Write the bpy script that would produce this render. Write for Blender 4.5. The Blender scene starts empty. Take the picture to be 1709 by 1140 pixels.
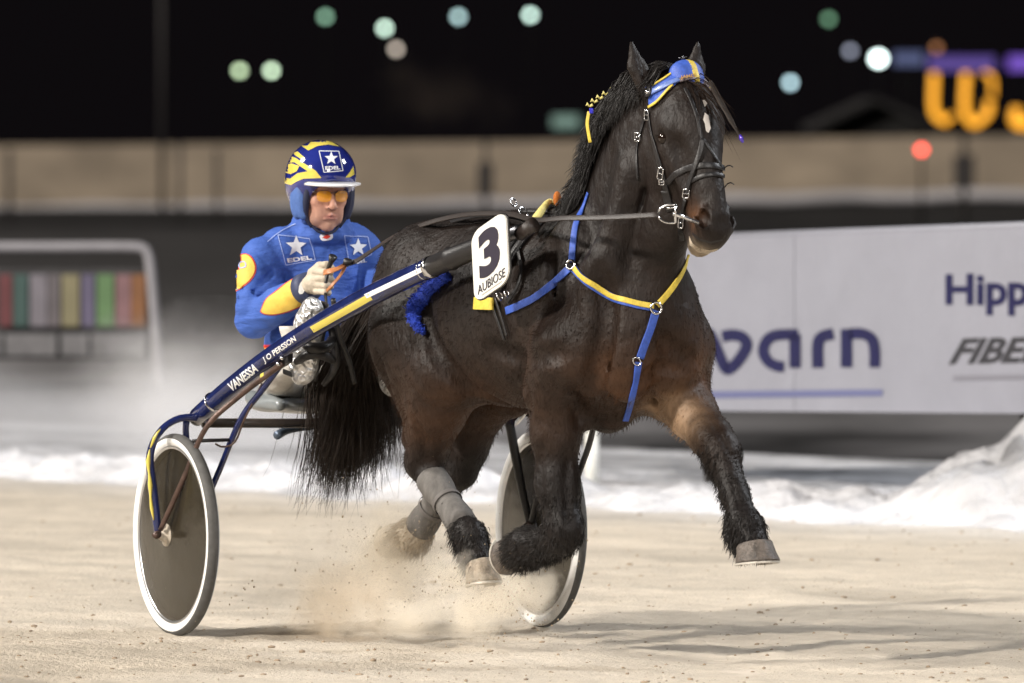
import bpy, bmesh, math, random
import numpy as np
from mathutils import Vector, Matrix
from mathutils.bvhtree import BVHTree

random.seed(5); rng = np.random.default_rng(11)
R = math.radians
scene = bpy.context.scene
COL = scene.collection

# ------------------------------------------------------------------ camera
FPX = 15396.0                       # focal length in photo pixels (1709 wide)
PITCH = -math.atan(340.0 / FPX)     # horizon sits on photo row 230
CAM = Vector((0, 0, 1.73))
cd = bpy.data.cameras.new('camera'); cam = bpy.data.objects.new('camera', cd); COL.objects.link(cam)
cam.location = CAM; cam.rotation_euler = (math.pi / 2 + PITCH, 0, 0)
cd.sensor_width = 22.2; cd.lens = FPX * 22.2 / 1709
cd.clip_start = 0.5; cd.clip_end = 3000
cd.dof.use_dof = True; cd.dof.focus_distance = 31.0; cd.dof.aperture_fstop = 2.8
scene.camera = cam

# ------------------------------------------------------------------ world: black winter night with a faint glow high up
w = bpy.data.worlds.new("World"); scene.world = w; w.use_nodes = True
wn = w.node_tree; bg = wn.nodes['Background']
sky = wn.nodes.new('ShaderNodeTexSky'); sky.sky_type = 'NISHITA'; sky.sun_disc = False
sky.sun_elevation = R(-4.0); sky.sun_rotation = R(200)
bw = wn.nodes.new('ShaderNodeMix'); bw.data_type = 'RGBA'; bw.inputs[0].default_value = 0.9
wn.links.new(sky.outputs[0], bw.inputs[6]); bw.inputs[7].default_value = (0.026, 0.021, 0.025, 1)
wn.links.new(bw.outputs[2], bg.inputs[0]); bg.inputs[1].default_value = 0.15

# ------------------------------------------------------------------ floodlights of the track
def flood_sun(name, frm, strength, angle, color):
    d = bpy.data.lights.new(name, 'SUN'); d.energy = strength; d.angle = R(angle); d.color = color
    o = bpy.data.objects.new(name, d); COL.objects.link(o)
    o.rotation_euler = (-Vector(frm)).to_track_quat('-Z', 'Y').to_euler(); o.location = Vector(frm) * 20
    return o
def flood_area(name, loc, target, power, size, color):
    d = bpy.data.lights.new(name, 'AREA'); d.energy = power; d.size = size; d.color = color
    o = bpy.data.objects.new(name, d); COL.objects.link(o); o.location = loc
    o.rotation_euler = (Vector(target) - Vector(loc)).to_track_quat('-Z', 'Y').to_euler()
    return o
flood_sun('key_floodlight', (-0.80, -0.62, 0.52), 3.5, 3.5, (1.0, 0.93, 0.84))
flood_area('floodlight_mast', (9, 2, 13), (0, 32, 0.8), 4200, 4.0, (1.0, 0.95, 0.9))
flood_area('floodlight_mast', (-17, 34, 14), (0, 33, 0.8), 3600, 3.0, (1.0, 0.95, 0.88))
flood_area('floodlight_mast', (20, 38, 16), (2, 38, 0.5), 4500, 4.0, (0.93, 0.96, 1.0))
scene.view_settings.view_transform = 'Standard'; scene.view_settings.look = 'None'
scene.view_settings.exposure = 0.20; scene.view_settings.gamma = 1.0
scene.cycles.volume_step_rate = 1.0; scene.cycles.max_bounces = 6; scene.cycles.volume_bounces = 3; scene.cycles.transparent_max_bounces = 12
scene.cycles.sample_clamp_indirect = 4.0
scene.cycles.use_denoising = True

_cp, _sp = math.cos(PITCH), math.sin(PITCH)
def ray(px, py):
    x = (px - 854.5) / FPX; y = -(py - 570.0) / FPX
    return Vector((x, _cp - y * _sp, _sp + y * _cp))
def P(px, py, Y):
    d = ray(px, py); return CAM + d * (Y / d.y)
def G(px, py, z=0.0):
    d = ray(px, py); return CAM + d * ((z - CAM.z) / d.z)

# ------------------------------------------------------------------ materials
MATS = {}
def mat(name, col, rough=0.6, metal=0.0, spec=0.5, bump=None, vary=None, emis=None, coat=0.0, alpha=1.0, attr=False, sheen=0.0):
    m = bpy.data.materials.new(name); m.use_nodes = True; nt = m.node_tree; N = nt.nodes; L = nt.links
    b = N['Principled BSDF']; b.inputs['Roughness'].default_value = rough; b.inputs['Metallic'].default_value = metal
    b.inputs['Specular IOR Level'].default_value = spec; b.inputs['Coat Weight'].default_value = coat
    b.inputs['Alpha'].default_value = alpha; b.inputs['Sheen Weight'].default_value = sheen
    b.inputs['Base Color'].default_value = (*col, 1)
    tc = N.new('ShaderNodeTexCoord'); src = None
    if attr:
        a = N.new('ShaderNodeAttribute'); a.attribute_name = 'Col'; src = a.outputs['Color']
        L.new(src, b.inputs['Base Color'])
    if vary:                          # (scale, amount, detail) : natural colour variation
        sc, am, sv = vary
        mp = N.new('ShaderNodeMapping'); mp.inputs['Scale'].default_value = sv
        L.new(tc.outputs['Object'], mp.inputs[0])
        n = N.new('ShaderNodeTexNoise'); n.inputs['Scale'].default_value = sc; n.inputs['Detail'].default_value = 6; n.inputs['Roughness'].default_value = 0.65
        L.new(mp.outputs[0], n.inputs['Vector'])
        r = N.new('ShaderNodeMapRange'); r.inputs[1].default_value = 0.3; r.inputs[2].default_value = 0.7
        r.inputs[3].default_value = 1 - am; r.inputs[4].default_value = 1 + am
        L.new(n.outputs[0], r.inputs[0])
        mx = N.new('ShaderNodeMix'); mx.data_type = 'RGBA'; mx.blend_type = 'MULTIPLY'; mx.inputs[0].default_value = 1
        if src: L.new(src, mx.inputs[6])
        else: mx.inputs[6].default_value = (*col, 1)
        L.new(r.outputs[0], mx.inputs[7]); L.new(mx.outputs[2], b.inputs['Base Color'])
    if bump:                          # list of (scale, distance, stretch)
        prev = None
        for sc, di, sv in bump:
            mp = N.new('ShaderNodeMapping'); mp.inputs['Scale'].default_value = sv
            L.new(tc.outputs['Object'], mp.inputs[0])
            n = N.new('ShaderNodeTexNoise'); n.inputs['Scale'].default_value = sc; n.inputs['Detail'].default_value = 4
            L.new(mp.outputs[0], n.inputs['Vector'])
            bp = N.new('ShaderNodeBump'); bp.inputs['Distance'].default_value = di; bp.inputs['Strength'].default_value = 1
            L.new(n.outputs[0], bp.inputs['Height'])
            if prev: L.new(prev, bp.inputs['Normal'])
            prev = bp.outputs[0]
        L.new(prev, b.inputs['Normal'])
    if emis:
        b.inputs['Emission Color'].default_value = (*emis[0], 1); b.inputs['Emission Strength'].default_value = emis[1]
    MATS[name] = m; return m

BLUE = mat('blue_strap', (0.035, 0.09, 0.42), 0.55, bump=[(300, .0008, (1, 1, 1))], vary=(60, .25, (1, 1, 1)))
YEL = mat('yellow_strap', (0.62, 0.47, 0.06), 0.55, bump=[(300, .0008, (1, 1, 1))], vary=(60, .2, (1, 1, 1)))
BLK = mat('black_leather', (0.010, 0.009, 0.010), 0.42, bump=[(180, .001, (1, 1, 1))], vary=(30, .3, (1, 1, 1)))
BRN = mat('brown_leather', (0.020, 0.014, 0.012), 0.5, bump=[(180, .001, (1, 1, 1))], vary=(30, .3, (1, 1, 1)))
TAN = mat('tan_leather', (0.42, 0.17, 0.07), 0.45, bump=[(150, .001, (1, 1, 1))], vary=(60, .25, (1, 1, 1)))
STEEL = mat('polished_steel', (0.72, 0.72, 0.74), 0.18, metal=1.0)
DSTEEL = mat('dark_steel', (0.13, 0.13, 0.14), 0.35, metal=1.0, bump=[(80, .001, (1, 1, 1))])
WHT = mat('white_print_and_glare', (0.78, 0.78, 0.77), 0.6, vary=(40, .08, (1, 1, 1)))
NAVY = mat('navy_paint', (0.011, 0.018, 0.082), 0.18, coat=0.7, vary=(14, .35, (1, 1, 1)), bump=[(9, .0015, (1, 1, 1))])
PAINTY = mat('yellow_paint', (0.66, 0.55, 0.10), 0.3, coat=0.5)
RUST = mat('dirty_copper_tube', (0.085, 0.052, 0.042), 0.38, metal=0.35, vary=(26, .6, (1, 1, 1)), bump=[(70, .002, (1, 1, 1))])

# ------------------------------------------------------------------ mesh helpers
def new_obj(name, me, m=None, parent=None):
    o = bpy.data.objects.new(name, me); COL.objects.link(o)
    if m is not None:
        for q in (m if isinstance(m, (list, tuple)) else [m]): me.materials.append(q)
    if parent is not None: o.parent = parent
    return o
def wloc(parent):
    v = Vector((0, 0, 0))
    while parent is not None: v = v + parent.location; parent = parent.parent
    return v
def obj(name, V, Fc, m, parent=None, smooth=True, colors=None, origin=None, matidx=None):
    """V in world coordinates; faces quads/tris as list or (n,k) array"""
    V = np.asarray(V, dtype=np.float64).reshape(-1, 3)
    off = np.array(wloc(parent))
    own = np.zeros(3)
    if parent is None: own = np.array(origin if origin is not None else (V[:, 0].mean(), V[:, 1].mean(), V[:, 2].min()))
    me = bpy.data.meshes.new(name)
    if isinstance(Fc, np.ndarray):
        nf, k = Fc.shape
        me.vertices.add(len(V)); me.vertices.foreach_set('co', (V - off - own).astype(np.float32).ravel())
        me.loops.add(nf * k); me.loops.foreach_set('vertex_index', Fc.astype(np.int32).ravel())
        me.polygons.add(nf); me.polygons.foreach_set('loop_start', np.arange(0, nf * k, k, dtype=np.int32))
        me.update(calc_edges=True)
    else:
        me.from_pydata((V - off - own).tolist(), [], Fc)
    if smooth: me.polygons.foreach_set('use_smooth', np.ones(len(me.polygons), dtype=bool))
    if matidx is not None: me.polygons.foreach_set('material_index', np.asarray(matidx, dtype=np.int32))
    if colors is not None:
        ca = me.color_attributes.new('Col', 'FLOAT_COLOR', 'POINT')
        c4 = np.ones((len(V), 4), np.float32); c4[:, :3] = colors; ca.data.foreach_set('color', c4.ravel())
    o = new_obj(name, me, m, parent)
    if parent is None: o.location = Vector(own)
    return o
def empty(name, loc, label=None, cat=None, group=None, kind=None):
    o = bpy.data.objects.new(name, None); COL.objects.link(o); o.location = loc; o.empty_display_size = .2
    return tag(o, label, cat, group, kind)
def tag(o, label=None, cat=None, group=None, kind=None):
    if label: o['label'] = label
    if cat: o['category'] = cat
    if group: o['group'] = group
    if kind: o['kind'] = kind
    return o
def bm_data(bm):
    bm.verts.ensure_lookup_table(); bm.verts.index_update()
    return [v.co[:] for v in bm.verts], [[v.index for v in f.verts] for f in bm.faces]
class MB:                            # collects shapes for ONE mesh
    def __init__(s): s.V = []; s.F = []; s.M = []
    def add(s, V, F, mi=0):
        n = len(s.V); s.V += [tuple(v) for v in V]; s.F += [[i + n for i in f] for f in F]; s.M += [mi] * len(F); return s
    def box(s, c, size, X=(1, 0, 0), Y=(0, 1, 0), Z=(0, 0, 1), bev=0.0, mi=0):
        bm = bmesh.new(); bmesh.ops.create_cube(bm, size=1)
        for v in bm.verts: v.co = Vector((v.co.x * size[0], v.co.y * size[1], v.co.z * size[2]))
        if bev: bmesh.ops.bevel(bm, geom=bm.edges[:], offset=bev, segments=2, affect='EDGES', profile=0.6)
        X, Y, Z, c = Vector(X), Vector(Y), Vector(Z), Vector(c)
        for v in bm.verts: v.co = c + X * v.co.x + Y * v.co.y + Z * v.co.z
        s.add(*bm_data(bm), mi); bm.free(); return s
    def tube(s, pts, r, n=10, mi=0, caps=True, flat=1.0, up=None):
        V, F = tube(pts, r, n, caps, flat, up); return s.add(V, F, mi)
    def build(s, name, m, parent=None, smooth=True, **k):
        return obj(name, s.V, s.F, m, parent, smooth, matidx=s.M, **k)
def resample(pts, step, smooth=True):
    """Catmull-Rom through pts, even steps"""
    p = [Vector(q) for q in pts]
    if smooth and len(p) > 2:
        out = []
        e = [p[0] * 2 - p[1]] + p + [p[-1] * 2 - p[-2]]
        for i in range(1, len(e) - 2):
            a, b, c, d = e[i - 1:i + 3]
            k = max(2, int((c - b).length / step * 1.5) + 1)
            for j in range(k):
                t = j / k
                out.append(0.5 * ((2 * b) + (c - a) * t + (2 * a - 5 * b + 4 * c - d) * t * t + (3 * b - a - 3 * c + d) * t ** 3))
        out.append(p[-1]); p = out
    ds = [0]
    for a, b in zip(p, p[1:]): ds.append(ds[-1] + (b - a).length)
    n = max(1, round(ds[-1] / step)); res = []; j = 0
    for i in range(n + 1):
        t = ds[-1] * i / n
        while j < len(ds) - 2 and ds[j + 1] < t: j += 1
        u = (t - ds[j]) / max(1e-9, ds[j + 1] - ds[j]); res.append(p[j].lerp(p[j + 1], min(1, max(0, u))))
    return res
def tube(pts, r, n=10, caps=True, flat=1.0, up=None):
    p = [Vector(q) for q in pts]; m = len(p)
    rr = r if isinstance(r, (list, tuple, np.ndarray)) else [r] * m
    if len(rr) != m:
        rr = [float(np.interp(i / (m - 1), np.linspace(0, 1, len(rr)), rr)) for i in range(m)]
    V = []; F = []; nprev = Vector(up) if up is not None else None
    for i in range(m):
        t = (p[min(i + 1, m - 1)] - p[max(i - 1, 0)]).normalized()
        if nprev is None: nprev = t.orthogonal().normalized()
        a = (nprev - t * nprev.dot(t))
        a = a.normalized() if a.length > 1e-6 else t.orthogonal().normalized()
        if up is None: nprev = a
        b = t.cross(a)
        for k in range(n):
            an = 2 * math.pi * k / n
            V.append(p[i] + (a * math.cos(an) + b * math.sin(an) * flat) * rr[i])
    for i in range(m - 1):
        for k in range(n):
            k2 = (k + 1) % n
            F.append([i * n + k, i * n + k2, (i + 1) * n + k2, (i + 1) * n + k])
    if caps: F.append(list(range(n))[::-1]); F.append([(m - 1) * n + k for k in range(n)])
    return V, F
def torus(c, ax, R0, r0, n=28, k=8, sx=1.0, u=None):
    c, ax = Vector(c), Vector(ax).normalized(); u = (Vector(u) - ax * Vector(u).dot(ax)).normalized() if u is not None else ax.orthogonal().normalized(); v = ax.cross(u); V = []; F = []
    for i in range(n):
        a = 2 * math.pi * i / n; d = u * math.cos(a) * sx + v * math.sin(a); dn = d.normalized()
        for j in range(k):
            b = 2 * math.pi * j / k
            V.append(c + d * R0 + dn * math.cos(b) * r0 + ax * math.sin(b) * r0)
    for i in range(n):
        for j in range(k):
            F.append([i * k + j, ((i + 1) % n) * k + j, ((i + 1) % n) * k + (j + 1) % k, i * k + (j + 1) % k])
    return V, F
def lathe(c, ax, prof, n=48):
    """prof: (axial, radius) list, around axis ax through c"""
    c, ax = Vector(c), Vector(ax).normalized(); u = ax.orthogonal().normalized(); v = ax.cross(u); V = []; F = []
    for a_, r_ in prof:
        for i in range(n):
            t = 2 * math.pi * i / n
            V.append(c + ax * a_ + (u * math.cos(t) + v * math.sin(t)) * r_)
    for j in range(len(prof) - 1):
        for i in range(n):
            F.append([j * n + i, j * n + (i + 1) % n, (j + 1) * n + (i + 1) % n, (j + 1) * n + i])
    return V, F

# ------------------------------------------------------------------ implicit surfaces: one continuous skin from many blended shapes
class SDF:
    def __init__(s, lo, hi, cell):
        s.lo = np.array(lo, float); s.c = cell
        s.n = np.ceil((np.array(hi) - s.lo) / cell).astype(int) + 1
        s.ax = [s.lo[i] + cell * np.arange(s.n[i]) for i in range(3)]
        s.D = np.full(s.n, 9.0, np.float32)
    def _sl(s, lo, hi):
        a = np.clip(np.floor((np.array(lo) - s.lo) / s.c).astype(int), 0, s.n)
        b = np.clip(np.ceil((np.array(hi) - s.lo) / s.c).astype(int) + 1, 0, s.n)
        return tuple(slice(i, j) for i, j in zip(a, b))
    def _pts(s, sl):
        return np.meshgrid(s.ax[0][sl[0]], s.ax[1][sl[1]], s.ax[2][sl[2]], indexing='ij')
    def _mix(s, sl, d, k, op):
        A = s.D[sl]
        d = d.astype(np.float32)
        if op == 'add':
            h = np.maximum(k - np.abs(A - d), 0) / k; s.D[sl] = np.minimum(A, d) - h * h * k * .25
        else:
            d = -d; h = np.maximum(k - np.abs(A - d), 0) / k; s.D[sl] = np.maximum(A, d) + h * h * k * .25
    def ell(s, c, r, k=0.03, B=None, op='add'):
        c = np.array(c, float); r = np.array(r, float); B = np.eye(3) if B is None else np.array(B, float)
        ext = np.sqrt(((B.T * r) ** 2).sum(1)) + k + 2 * s.c
        sl = s._sl(c - ext, c + ext)
        if 0 in s.D[sl].shape: return
        X, Y, Z = s._pts(sl); X = X - c[0]; Y = Y - c[1]; Z = Z - c[2]
        q = [(X * B[i][0] + Y * B[i][1] + Z * B[i][2]) for i in range(3)]
        k0 = np.sqrt(sum((q[i] / r[i]) ** 2 for i in range(3))); k1 = np.sqrt(sum((q[i] / r[i] ** 2) ** 2 for i in range(3)))
        s._mix(sl, k0 * (k0 - 1) / np.maximum(k1, 1e-6), k, op)
    def cap(s, a, b, ra, rb, k=0.03, sq=None, op='add'):
        a = np.array(a, float); b = np.array(b, float); ext = max(ra, rb) * (1 if not sq else max(1, sq[1])) + k + 2 * s.c
        sl = s._sl(np.minimum(a, b) - ext, np.maximum(a, b) + ext)
        if 0 in s.D[sl].shape: return
        X, Y, Z = s._pts(sl); X = X - a[0]; Y = Y - a[1]; Z = Z - a[2]; e = b - a
        if sq:
            u = np.array(sq[0], float); u /= np.linalg.norm(u); g = 1 / sq[1] - 1
            w_ = X * u[0] + Y * u[1] + Z * u[2]; X = X + g * w_ * u[0]; Y = Y + g * w_ * u[1]; Z = Z + g * w_ * u[2]
            e = e + g * e.dot(u) * u
        t = np.clip((X * e[0] + Y * e[1] + Z * e[2]) / max(e.dot(e), 1e-9), 0, 1)
        d = np.sqrt((X - t * e[0]) ** 2 + (Y - t * e[1]) ** 2 + (Z - t * e[2]) ** 2) - (ra + (rb - ra) * t)
        if sq: d = d * min(1, sq[1] * 1.2)
        s._mix(sl, d, k, op)
    def chain(s, pts, k=0.03, sq=None):
        for p, q in zip(pts, pts[1:]): s.cap(p[:3], q[:3], p[3], q[3], k, sq)
    def mesh(s):
        D = s.D; ins = D < 0; nx, ny, nz = D.shape
        cnt = np.zeros((nx - 1, ny - 1, nz - 1), np.int8)
        for i in (0, 1):
            for j in (0, 1):
                for k in (0, 1): cnt += ins[i:nx - 1 + i, j:ny - 1 + j, k:nz - 1 + k]
        idx = np.argwhere((cnt > 0) & (cnt < 8)); idm = np.full(cnt.shape, -1, np.int32); idm[tuple(idx.T)] = np.arange(len(idx))
        acc = np.zeros((len(idx), 3)); num = np.zeros(len(idx)); corners = [(i, j, k) for i in (0, 1) for j in (0, 1) for k in (0, 1)]
        val = {c: D[idx[:, 0] + c[0], idx[:, 1] + c[1], idx[:, 2] + c[2]] for c in corners}
        for a in corners:
            for ax in range(3):
                if a[ax] == 0:
                    b = tuple(1 if q == ax else a[q] for q in range(3)); va, vb = val[a], val[b]
                    m = (va < 0) != (vb < 0); t = np.where(m, va / np.where(m, va - vb, 1), 0)
                    p = np.tile(np.array(a, float), (len(idx), 1)); p[:, ax] = t
                    acc[m] += p[m]; num[m] += 1
        V = s.lo + (idx + acc / np.maximum(num, 1)[:, None]) * s.c
        Fs = []
        for ax in range(3):
            o1, o2 = [q for q in range(3) if q != ax]
            sl0 = [slice(1, None)] * 3; sl0[ax] = slice(0, D.shape[ax] - 1); sl1 = list(sl0); sl1[ax] = slice(1, None)
            A = ins[tuple(sl0)]; Bn = ins[tuple(sl1)]
            e = np.argwhere(A != Bn); flip = A[tuple(e.T)]
            e[:, o1] += 1; e[:, o2] += 1
            ok = (e[:, o1] < D.shape[o1] - 1) & (e[:, o2] < D.shape[o2] - 1)
            e = e[ok]; flip = flip[ok]
            def g(d1, d2):
                q = e.copy(); q[:, o1] += d1; q[:, o2] += d2; return idm[tuple(q.T)]
            q = np.stack([g(-1, -1), g(0, -1), g(0, 0), g(-1, 0)], 1)
            if ax == 1: flip = ~flip
            q[~flip] = q[~flip][:, ::-1]; q = q[(q >= 0).all(1)]; Fs.append(q)
        return V, np.concatenate(Fs)
def outward(V, F):
    a, b, c = V[F[:, 0]], V[F[:, 1]], V[F[:, 2]]; o = V.mean(0)
    vol = np.einsum('ij,ij->i', a - o, np.cross(b - o, c - o)).sum()
    return F if vol > 0 else F[:, ::-1]
def bvh_of(V, F):
    return BVHTree.FromPolygons([Vector(v) for v in V], [list(f) for f in (F.tolist() if isinstance(F, np.ndarray) else F)])
def vnormals(V, F):
    a = V[F[:, 0]]; b = V[F[:, 1]]; c = V[F[:, 2]]; d = V[F[:, 3]]
    n = np.cross(c - a, d - b); N = np.zeros_like(V)
    for i in range(4): np.add.at(N, F[:, i], n)
    return N / np.maximum(np.linalg.norm(N, axis=1), 1e-9)[:, None]
def hit(bvh, px, py, maxd=100):
    d = ray(px, py).normalized(); h = bvh.ray_cast(CAM, d, maxd)
    return h
def px_path(bvh, pts, step=4, fallback=None, off=0.004):
    """lay a strap over a surface: the path follows the body it lies on"""
    q = resample([Vector((a, b, 0)) for a, b in pts], step); out = []
    for v in q:
        h = hit(bvh, v.x, v.y)
        if h[0] is None:
            out.append(None); continue
        n = h[1]
        if n.dot(ray(v.x, v.y)) > 0: n = -n
        out.append((h[0] + n * off, n))
    good = [i for i, o in enumerate(out) if o is not None]
    if not good:
        for i, v in enumerate(q):
            h = bvh.find_nearest(P(v.x, v.y, 30.3)); out[i] = (h[0] + h[1] * off, h[1])
    for i in range(len(out)):
        if out[i] is None:
            j = min(good, key=lambda g: abs(g - i)); pj = out[j][0]
            out[i] = (P(q[i].x, q[i].y, pj.y), out[j][1])
    ps = [o[0] for o in out]; ns = [o[1] for o in out]
    for _ in range(2):
        ps = [ps[0]] + [(ps[i - 1] + ps[i] * 2 + ps[i + 1]) / 4 for i in range(1, len(ps) - 1)] + [ps[-1]]
        ns = [ns[0]] + [(ns[i - 1] + ns[i] + ns[i + 1]).normalized() for i in range(1, len(ns) - 1)] + [ns[-1]]
    return ps, ns
def ribbon(ps, ns, wd, th=0.004):
    V = []; F = []; m = len(ps); ww = wd if isinstance(wd, (list, tuple)) else [wd, wd]
    for i in range(m):
        t = (ps[min(i + 1, m - 1)] - ps[max(i - 1, 0)]).normalized(); n = ns[i]; b = t.cross(n).normalized(); n = b.cross(t).normalized()
        wi = float(np.interp(i / max(1, m - 1), np.linspace(0, 1, len(ww)), ww))
        h = wi / 2; e = th * 0.5
        for x, z in ((-h, -e), (-h, e * .6), (-h * .8, e), (h * .8, e), (h, e * .6), (h, -e)): V.append(ps[i] + b * x + n * z)
    for i in range(m - 1):
        for k in range(6):
            k2 = (k + 1) % 6; F.append([i * 6 + k, (i + 1) * 6 + k, (i + 1) * 6 + k2, i * 6 + k2])
    F.append([0, 1, 2, 3, 4, 5]); F.append([(m - 1) * 6 + k for k in range(6)][::-1])
    return V, F
def strap(name, bvh, pts, wd, m, parent, off=0.005, th=0.004, step=4):
    ps, ns = px_path(bvh, pts, step, off=off)
    return obj(name, *ribbon(ps, ns, wd, th), m, parent)
def flat_mesh(kind, data, cut=None):
    """2-D shapes: a polygon or a text as a flat mesh, optionally cut on a grid so that it can be laid over a curved surface"""
    if kind == 'poly':
        bm = bmesh.new()
        for poly in data:
            f = bm.faces.new([bm.verts.new((x, y, 0)) for x, y in poly])
        bmesh.ops.triangulate(bm, faces=bm.faces[:])
    else:
        cu = bpy.data.curves.new('t', 'FONT'); cu.body = data[0]; cu.size = 1
        cu.offset = data[1] if len(data) > 1 else 0; cu.shear = data[2] if len(data) > 2 else 0; cu.resolution_u = 4
        o = bpy.data.objects.new('t', cu); COL.objects.link(o); bpy.context.view_layer.update()
        dg = bpy.context.evaluated_depsgraph_get(); me = o.evaluated_get(dg).to_mesh(); bm = bmesh.new(); bm.from_mesh(me)
        bpy.data.objects.remove(o); bpy.data.curves.remove(cu)
        xs = [v.co.x for v in bm.verts]; ys = [v.co.y for v in bm.verts]; x0, x1, y0, y1 = min(xs), max(xs), min(ys), max(ys)
        for v in bm.verts: v.co = Vector(((v.co.x - x0) / (x1 - x0), (v.co.y - y0) / (y1 - y0), 0))
    return bm
def grid_cut(bm, step):
    for ax in (0, 1):
        c = [v.co[ax] for v in bm.verts]; a = min(c) + step * .5; b = max(c); n = Vector((1, 0, 0)) if ax == 0 else Vector((0, 1, 0))
        while a < b:
            bmesh.ops.bisect_plane(bm, geom=bm.verts[:] + bm.edges[:] + bm.faces[:], plane_co=n * a, plane_no=n); a += step
    return bm
def decal(name, bvh, kind, data, quad, m, parent, off=0.0015, step=5.0, thick=0.0012):
    """printed or sewn-on shape on a curved surface. quad: for text 4 photo-pixel corners (bl, br, tr, tl); polys come in photo pixels"""
    bm = flat_mesh(kind, data)
    if kind == 'text':
        bl, br, tr, tl = [Vector((*q, 0)) for q in quad]
        for v in bm.verts:
            x, y = v.co.x, v.co.y; v.co = (bl * (1 - x) + br * x) * (1 - y) + (tl * (1 - x) + tr * x) * y
    grid_cut(bm, step); last = None; bad = []
    for v in bm.verts:
        h = hit(bvh, v.co.x, v.co.y)
        if h[0] is None: bad.append(v); continue
        n = h[1]
        if n.dot(ray(v.co.x, v.co.y)) > 0: n = -n
        v.co = h[0] + n * off
    bmesh.ops.delete(bm, geom=bad, context='VERTS')
    V, F = bm_data(bm); bm.free()
    if not F: return None
    return obj(name, V, F, m, parent, smooth=True)
def panel_shape(kind, data, O, U, Vv, depth=0.003):
    """flat shape on a flat board: unit square mapped to origin O, axes U, V (world), given a little thickness"""
    bm = flat_mesh(kind, data); O, U, Vv = Vector(O), Vector(U), Vector(Vv); n = U.cross(Vv).normalized()
    ext = bmesh.ops.extrude_face_region(bm, geom=bm.faces[:]); top = [g for g in ext['geom'] if isinstance(g, bmesh.types.BMVert)]
    ts = set(top)
    for v in bm.verts:
        x, y = v.co.x, v.co.y; v.co = O + U * x + Vv * y + (n * depth if v in ts else Vector((0, 0, 0)))
    V, F = bm_data(bm); bm.free(); return V, F
def strands(name, paths, r0, m, parent, r1=0.0002, colors=None):
    """paths: (n, k, 3) array -> hair as thin three-sided tapering locks in one mesh"""
    paths = np.asarray(paths, float); n, k, _ = paths.shape
    t = np.gradient(paths, axis=1); t /= np.maximum(np.linalg.norm(t, axis=2), 1e-9)[..., None]
    up = rng.normal(size=(n, 1, 3)); a = np.cross(t, up); a /= np.maximum(np.linalg.norm(a, axis=2), 1e-9)[..., None]; b = np.cross(t, a)
    rr = (r0 * (1 - np.linspace(0, 1, k) ** 2) + r1)[None, :, None] * rng.uniform(.6, 1.3, (n, 1, 1))
    V = np.stack([paths + (a * math.cos(q) + b * math.sin(q)) * rr for q in (0, 2.094, 4.189)], 2)   # n,k,3,3
    base = (np.arange(n) * k * 3)[:, None, None] + (np.arange(k - 1) * 3)[None, :, None] + np.arange(3)[None, None, :]
    nxt = (np.arange(n) * k * 3)[:, None, None] + (np.arange(k - 1) * 3)[None, :, None] + np.array([1, 2, 0])[None, None, :]
    Fc = np.stack([base, nxt, nxt + 3, base + 3], -1).reshape(-1, 4)
    return obj(name, V.reshape(-1, 3), Fc, m, parent, colors=None if colors is None else np.repeat(colors, k * 3, axis=0))

# ================================================================== GROUND, TRACK, SNOW
def vnoise(x, y, seed=0):
    xi = np.floor(x).astype(np.int64); yi = np.floor(y).astype(np.int64); fx = x - xi; fy = y - yi
    fx = fx * fx * (3 - 2 * fx); fy = fy * fy * (3 - 2 * fy)
    def h(a, b):
        n = (a * 374761393 + b * 668265263 + seed * 974634777) & 0xffffffff
        n = ((n ^ (n >> 13)) * 1274126177) & 0xffffffff
        return ((n ^ (n >> 16)) & 0xffff) / 65535.0
    return (h(xi, yi) * (1 - fx) + h(xi + 1, yi) * fx) * (1 - fy) + (h(xi, yi + 1) * (1 - fx) + h(xi + 1, yi + 1) * fx) * fy
def fbm(x, y, seed=0, oct=4, gain=.5):
    s = 0; a = 1; tot = 0
    for i in range(oct):
        s = s + a * vnoise(x * 2 ** i, y * 2 ** i, seed + i); tot += a; a *= gain
    return s / tot
def sheet(xs, ys, zf, name, m, kind='structure', colf=None, keep=None, skirt=False):
    X, Y = np.meshgrid(xs, ys, indexing='ij'); Z = zf(X, Y); V = np.stack([X, Y, Z], -1).reshape(-1, 3)
    nx, ny = X.shape; I = np.arange(nx * ny).reshape(nx, ny)
    Fc = np.stack([I[:-1, :-1], I[1:, :-1], I[1:, 1:], I[:-1, 1:]], -1).reshape(-1, 4)
    if keep is not None:
        kk = keep(X, Y).reshape(-1); Fc = Fc[kk[Fc].all(1)]
    c = colf(X, Y).reshape(-1, 3) if colf else None
    o = obj(name, V, Fc, m, None, True, colors=c, origin=(0, 0, 0)); tag(o, kind=kind); return o
# the edge of the track runs obliquely away from the camera
EDGE0 = np.array([2.24, 40.4]); EU = np.array([-4.83, 6.3]); EU = EU / np.linalg.norm(EU); EN = np.array([EU[1], -EU[0]])
def edge_d(X, Y): return (X - EDGE0[0]) * EN[0] + (Y - EDGE0[1]) * EN[1]
def edge_t(X, Y): return (X - EDGE0[0]) * EU[0] + (Y - EDGE0[1]) * EU[1]

SAND = mat('track_sand', (0.50, 0.43, 0.345), 0.95, spec=0.1, attr=True, bump=[(55, .012, (1, 1, 1)), (220, .004, (1, 1, 1))], vary=(1.3, .14, (1, 1.6, 1)))
SNOW = mat('snow', (0.80, 0.81, 0.85), 0.8, spec=0.2, attr=True, bump=[(9, .05, (1, 1, 1)), (45, .012, (1, 1, 1))], vary=(6, .06, (1, 1, 1)))
GRD = mat('infield_earth', (0.05, 0.05, 0.05), 0.95, spec=0.1, attr=True, bump=[(3, .05, (1, 1, 1))])

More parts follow.
